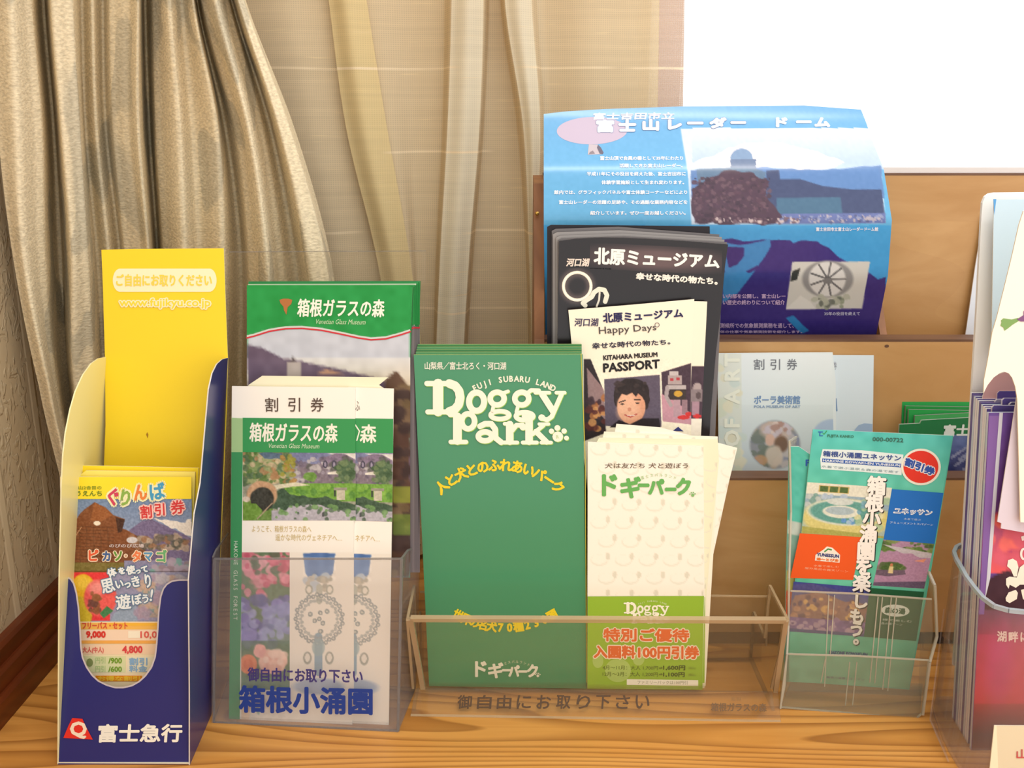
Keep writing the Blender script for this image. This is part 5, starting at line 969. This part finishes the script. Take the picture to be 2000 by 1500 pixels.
b = MB(); b.prism([bkP(*p) for p in [(1862, 1300), (1880, 1060), (1898, 768), (1908, 600), (1917, 420), (1919, 396), (1924, 384), (1932, 378), (1944, 376), (2260, 372), (2272, 376), (2278, 390), (2262, 620), (2215, 1050), (2185, 1300)]], -bkP.n * .0022, lin((246, 246, 246))); b.build('back_panel', WHITEP, rh)
# wedge of clear plastic standing to the side of the shell
wq = ZP(.001); 
b = MB(); w0 = [Vector((rim[-3].x - .002, .545, .070)), Vector((rim[-3].x - .018, .512, .014)), Vector((rim[-3].x - .015, .490, .001)), Vector((rim[-3].x - .002, .545, .001))]
b.prism(w0, (.001, 0, 0)); b.build('foot_gusset', ACRH, rh)
blue = sheet('blue_card', plane(.5400, 3), [(1941, 390), (2170, 388), (2160, 700), (1936, 700), (1940, 470)], .0006, (206, 230, 246), label='pale blue card behind the cream vegetable card, against the white back', cat='card')
A = Art(plane(.5400, 3)); A.poly([(1940, 389), (1946, 389), (1942, 420)], (96, 166, 226), 2); A.build('printed_mark', blue)
# brochures
PURP = [(104, 84, 150), (206, 212, 232), (88, 70, 140), (196, 206, 230), (120, 92, 160), (210, 206, 226), (92, 76, 150)]
def pcover(S, x0, x1, y0, full=False, ytop=None):
    A = Art(S)
    return A
specs = [(1898 + 33 * t, 768 + 34 * t, .5330 - .0275 * t) for t in [k / 9 for k in range(9)]]
tilt = .052
def lx(x, y, y0): return x - (y - y0) * tilt
ORD = ['rearmost', 'second from the back', 'third from the back', 'fourth from the back', 'fifth from the back', 'sixth from the back', 'seventh from the back', 'eighth from the back', 'ninth from the back']
for k, (x, y, Y) in enumerate(specs):
    S = plane(Y, 5); sheet('lake_hotel_brochure', S, [(x, y), (2195, y - 2), (2155, 1470), (lx(x, 1470, y) - 3, 1470)], .0022, ((96, 80, 150), (150, 140, 186), (86, 72, 146))[k % 3], ((236, 238, 246), (110, 96, 160), (214, 226, 244), (240, 236, 246))[k % 4], PAPER, 'purple brochure in the round holder, its spine ' + ORD[k] + ' of the pile', 'brochure', 'spare purple sunset brochures')
for k, (x, y, Y, c) in enumerate(((1934, 758, .5265, (74, 66, 118)), (1948, 768, .5240, (88, 72, 146)), (1944, 784, .5180, (150, 140, 170)), (1958, 782, .5120, (90, 76, 150)), (1972, 790, .5090, (70, 66, 110)), (1938, 796, .5070, (80, 66, 130)))):
    S = plane(Y, 5); sheet('lake_hotel_brochure', S, [(x, y), (x + 4, y - 4), (2205, y - 4), (2165, 1440), (lx(x, 1440, y), 1440)], .0016, c, (214, 210, 222), PAPER, 'short purple brochure top seen through the arch, ' + ('highest of six', 'second highest of six, dark lilac', 'third of six, pale grey-lilac', 'fourth of six, violet', 'fifth of six, slate', 'lowest of six')[k], 'brochure', 'spare purple sunset brochures')
S = plane(.5022, 5); x, y = 1931, 806
f = sheet('lake_hotel_brochure', S, [(x, y), (2240, y - 2), (2195, 1505), (lx(x, 1505, y), 1505)], .0022, (110, 70, 140), (206, 214, 232), GLOSS, label='foremost purple brochure with red sunset sky and white brush lettering', cat='brochure')
P = Pic(1880, 806, 2240, 1505, 4, (104, 70, 146), 5); P.grad(806, (104, 74, 150), 1000, (112, 66, 138)); P.grad(1000, (150, 66, 120), 1120, (232, 92, 96)); P.poly([(1880, 1140), (1930, 1120), (1990, 1104), (2120, 1120), (2240, 1140), (2240, 1250), (1880, 1250)], (64, 34, 48), rough=4)
P.grad(1195, (110, 60, 96), 1240, (150, 44, 84)); P.grad(1240, (180, 44, 92), 1380, (206, 44, 66)); P.grad(1380, (170, 50, 60), 1440, (84, 50, 60)); P.grad(1440, (84, 56, 66), 1505, (130, 70, 56)); P.ell(1935, 1300, 30, 70, (190, 30, 120), .5, .9); P.ell(1955, 1450, 16, 10, (226, 84, 40), .8, .8); P.blots((1890, 1010, 2060, 1110), [(214, 90, 110), (240, 110, 100), (176, 60, 110)], 26, 16, .6); P.mottle(6, 4)
A = Art(S); A.raster(P, [(1932, 807), (2238, 805), (2194, 1500), (1896, 1500)], 1)
A.poly([(1932, 812), (1952, 812), (1922, 1200), (1912, 1200)], (128, 92, 160), 2); A.poly([(1952, 806), (1959, 806), (1934, 1130), (1924, 1170)], (206, 206, 216), 3)
A.view(1820, 940, 5)
A.poly([(745, 770), (790, 755), (830, 780), (846, 840), (830, 930), (800, 930), (770, 860), (735, 830)], (250, 240, 222), 4); A.poly([(725, 950), (760, 930), (830, 940), (860, 840), (900, 810), (960, 800), (960, 1010), (860, 1010), (820, 1040), (760, 1010), (750, 1050), (725, 1010)], (250, 240, 222), 4); A.poly([(720, 1140), (750, 1085), (820, 1060), (840, 1090), (830, 1150), (760, 1190), (725, 1170)], (250, 240, 222), 4); A.poly([(870, 1060), (960, 1040), (960, 1190), (890, 1150)], (250, 240, 222), 4)
A.poly([(870, 540), (940, 520), (950, 570), (880, 580)], (240, 220, 214), 4); A.ring(900, 710, 28, 50, 22, (244, 230, 220), 4)
A.vw = (0, 0, 1); A.chars([('湖', 1957, 1243, 20, 22, 0), ('畔', 1979, 1244, 20, 22, 0), ('に', 2001, 1244, 20, 22, 0)], (238, 206, 196), 4, bold=.6)
A.build('printed_cover', f)
slip = plane(.4992, 4); sheet('lilac_slip', slip, [(1988, 760), (2130, 760), (2130, 1046), (1999, 1040), (1955, 1032), (1956, 1022), (1948, 1019)], .0006, (222, 210, 222), label='plain pale lilac slip tucked under the cream card over the sunset brochure', cat='leaflet')
crm = plane(.4955, 4)
cq = [(2190, 400), (2040, 402), (1999, 412), (1990, 440), (1978, 494), (1962, 560), (1947, 620), (1938, 650), (1930, 700), (1922, 742), (1921, 768), (1929, 752), (1941, 737), (1952, 729), (1961, 726), (1970, 729), (1977, 738), (1983, 755), (1987, 780), (1988, 830), (1990, 900), (1993, 1020), (2150, 1028), (2160, 880), (2175, 700)]
cr = sheet('vegetable_card', crm, cq, .0008, (250, 242, 226), (240, 226, 196), label='cream card with a painted eggplant stem, arched over the purple brochures', cat='card')
A = Art(crm); A.view(1840, 340, 5); A.poly([(580, 1450), (575, 1430), (600, 1408), (680, 1420), (740, 1405), (770, 1420), (740, 1440), (690, 1470), (640, 1510), (610, 1530), (600, 1500), (570, 1480)], (130, 166, 96), 2); A.poly([(730, 1420), (800, 1375), (900, 1340), (900, 1440), (770, 1440)], (130, 84, 130), 3); A.poly([(795, 1340), (860, 1300), (860, 1370), (798, 1380)], (150, 96, 150), 3); A.build('printed_picture', cr)
arch = plane(.5285, 4); sheet('pink_card', arch, [(1919, 775), (1927, 754), (1940, 738), (1952, 730), (1962, 727), (2190, 730), (2190, 800), (1919, 800)], .0006, (206, 160, 160), label='dusky pink sheet seen through the arch of the cream card', cat='card')
wc = plane(.4700, 2); w_ = sheet('white_card', Pl(wc.o, wc.n), [(1942, 1417), (2150, 1418), (2140, 1530), (1930, 1530)], .0006, (248, 240, 208), label='small cream card with red writing low on the round holder', cat='card')
A = Art(wc); A.text('山', (1986, 1464, 2006, 1482), (206, 90, 90), 3, bold=.6); A.build('printed_lettering', w_)
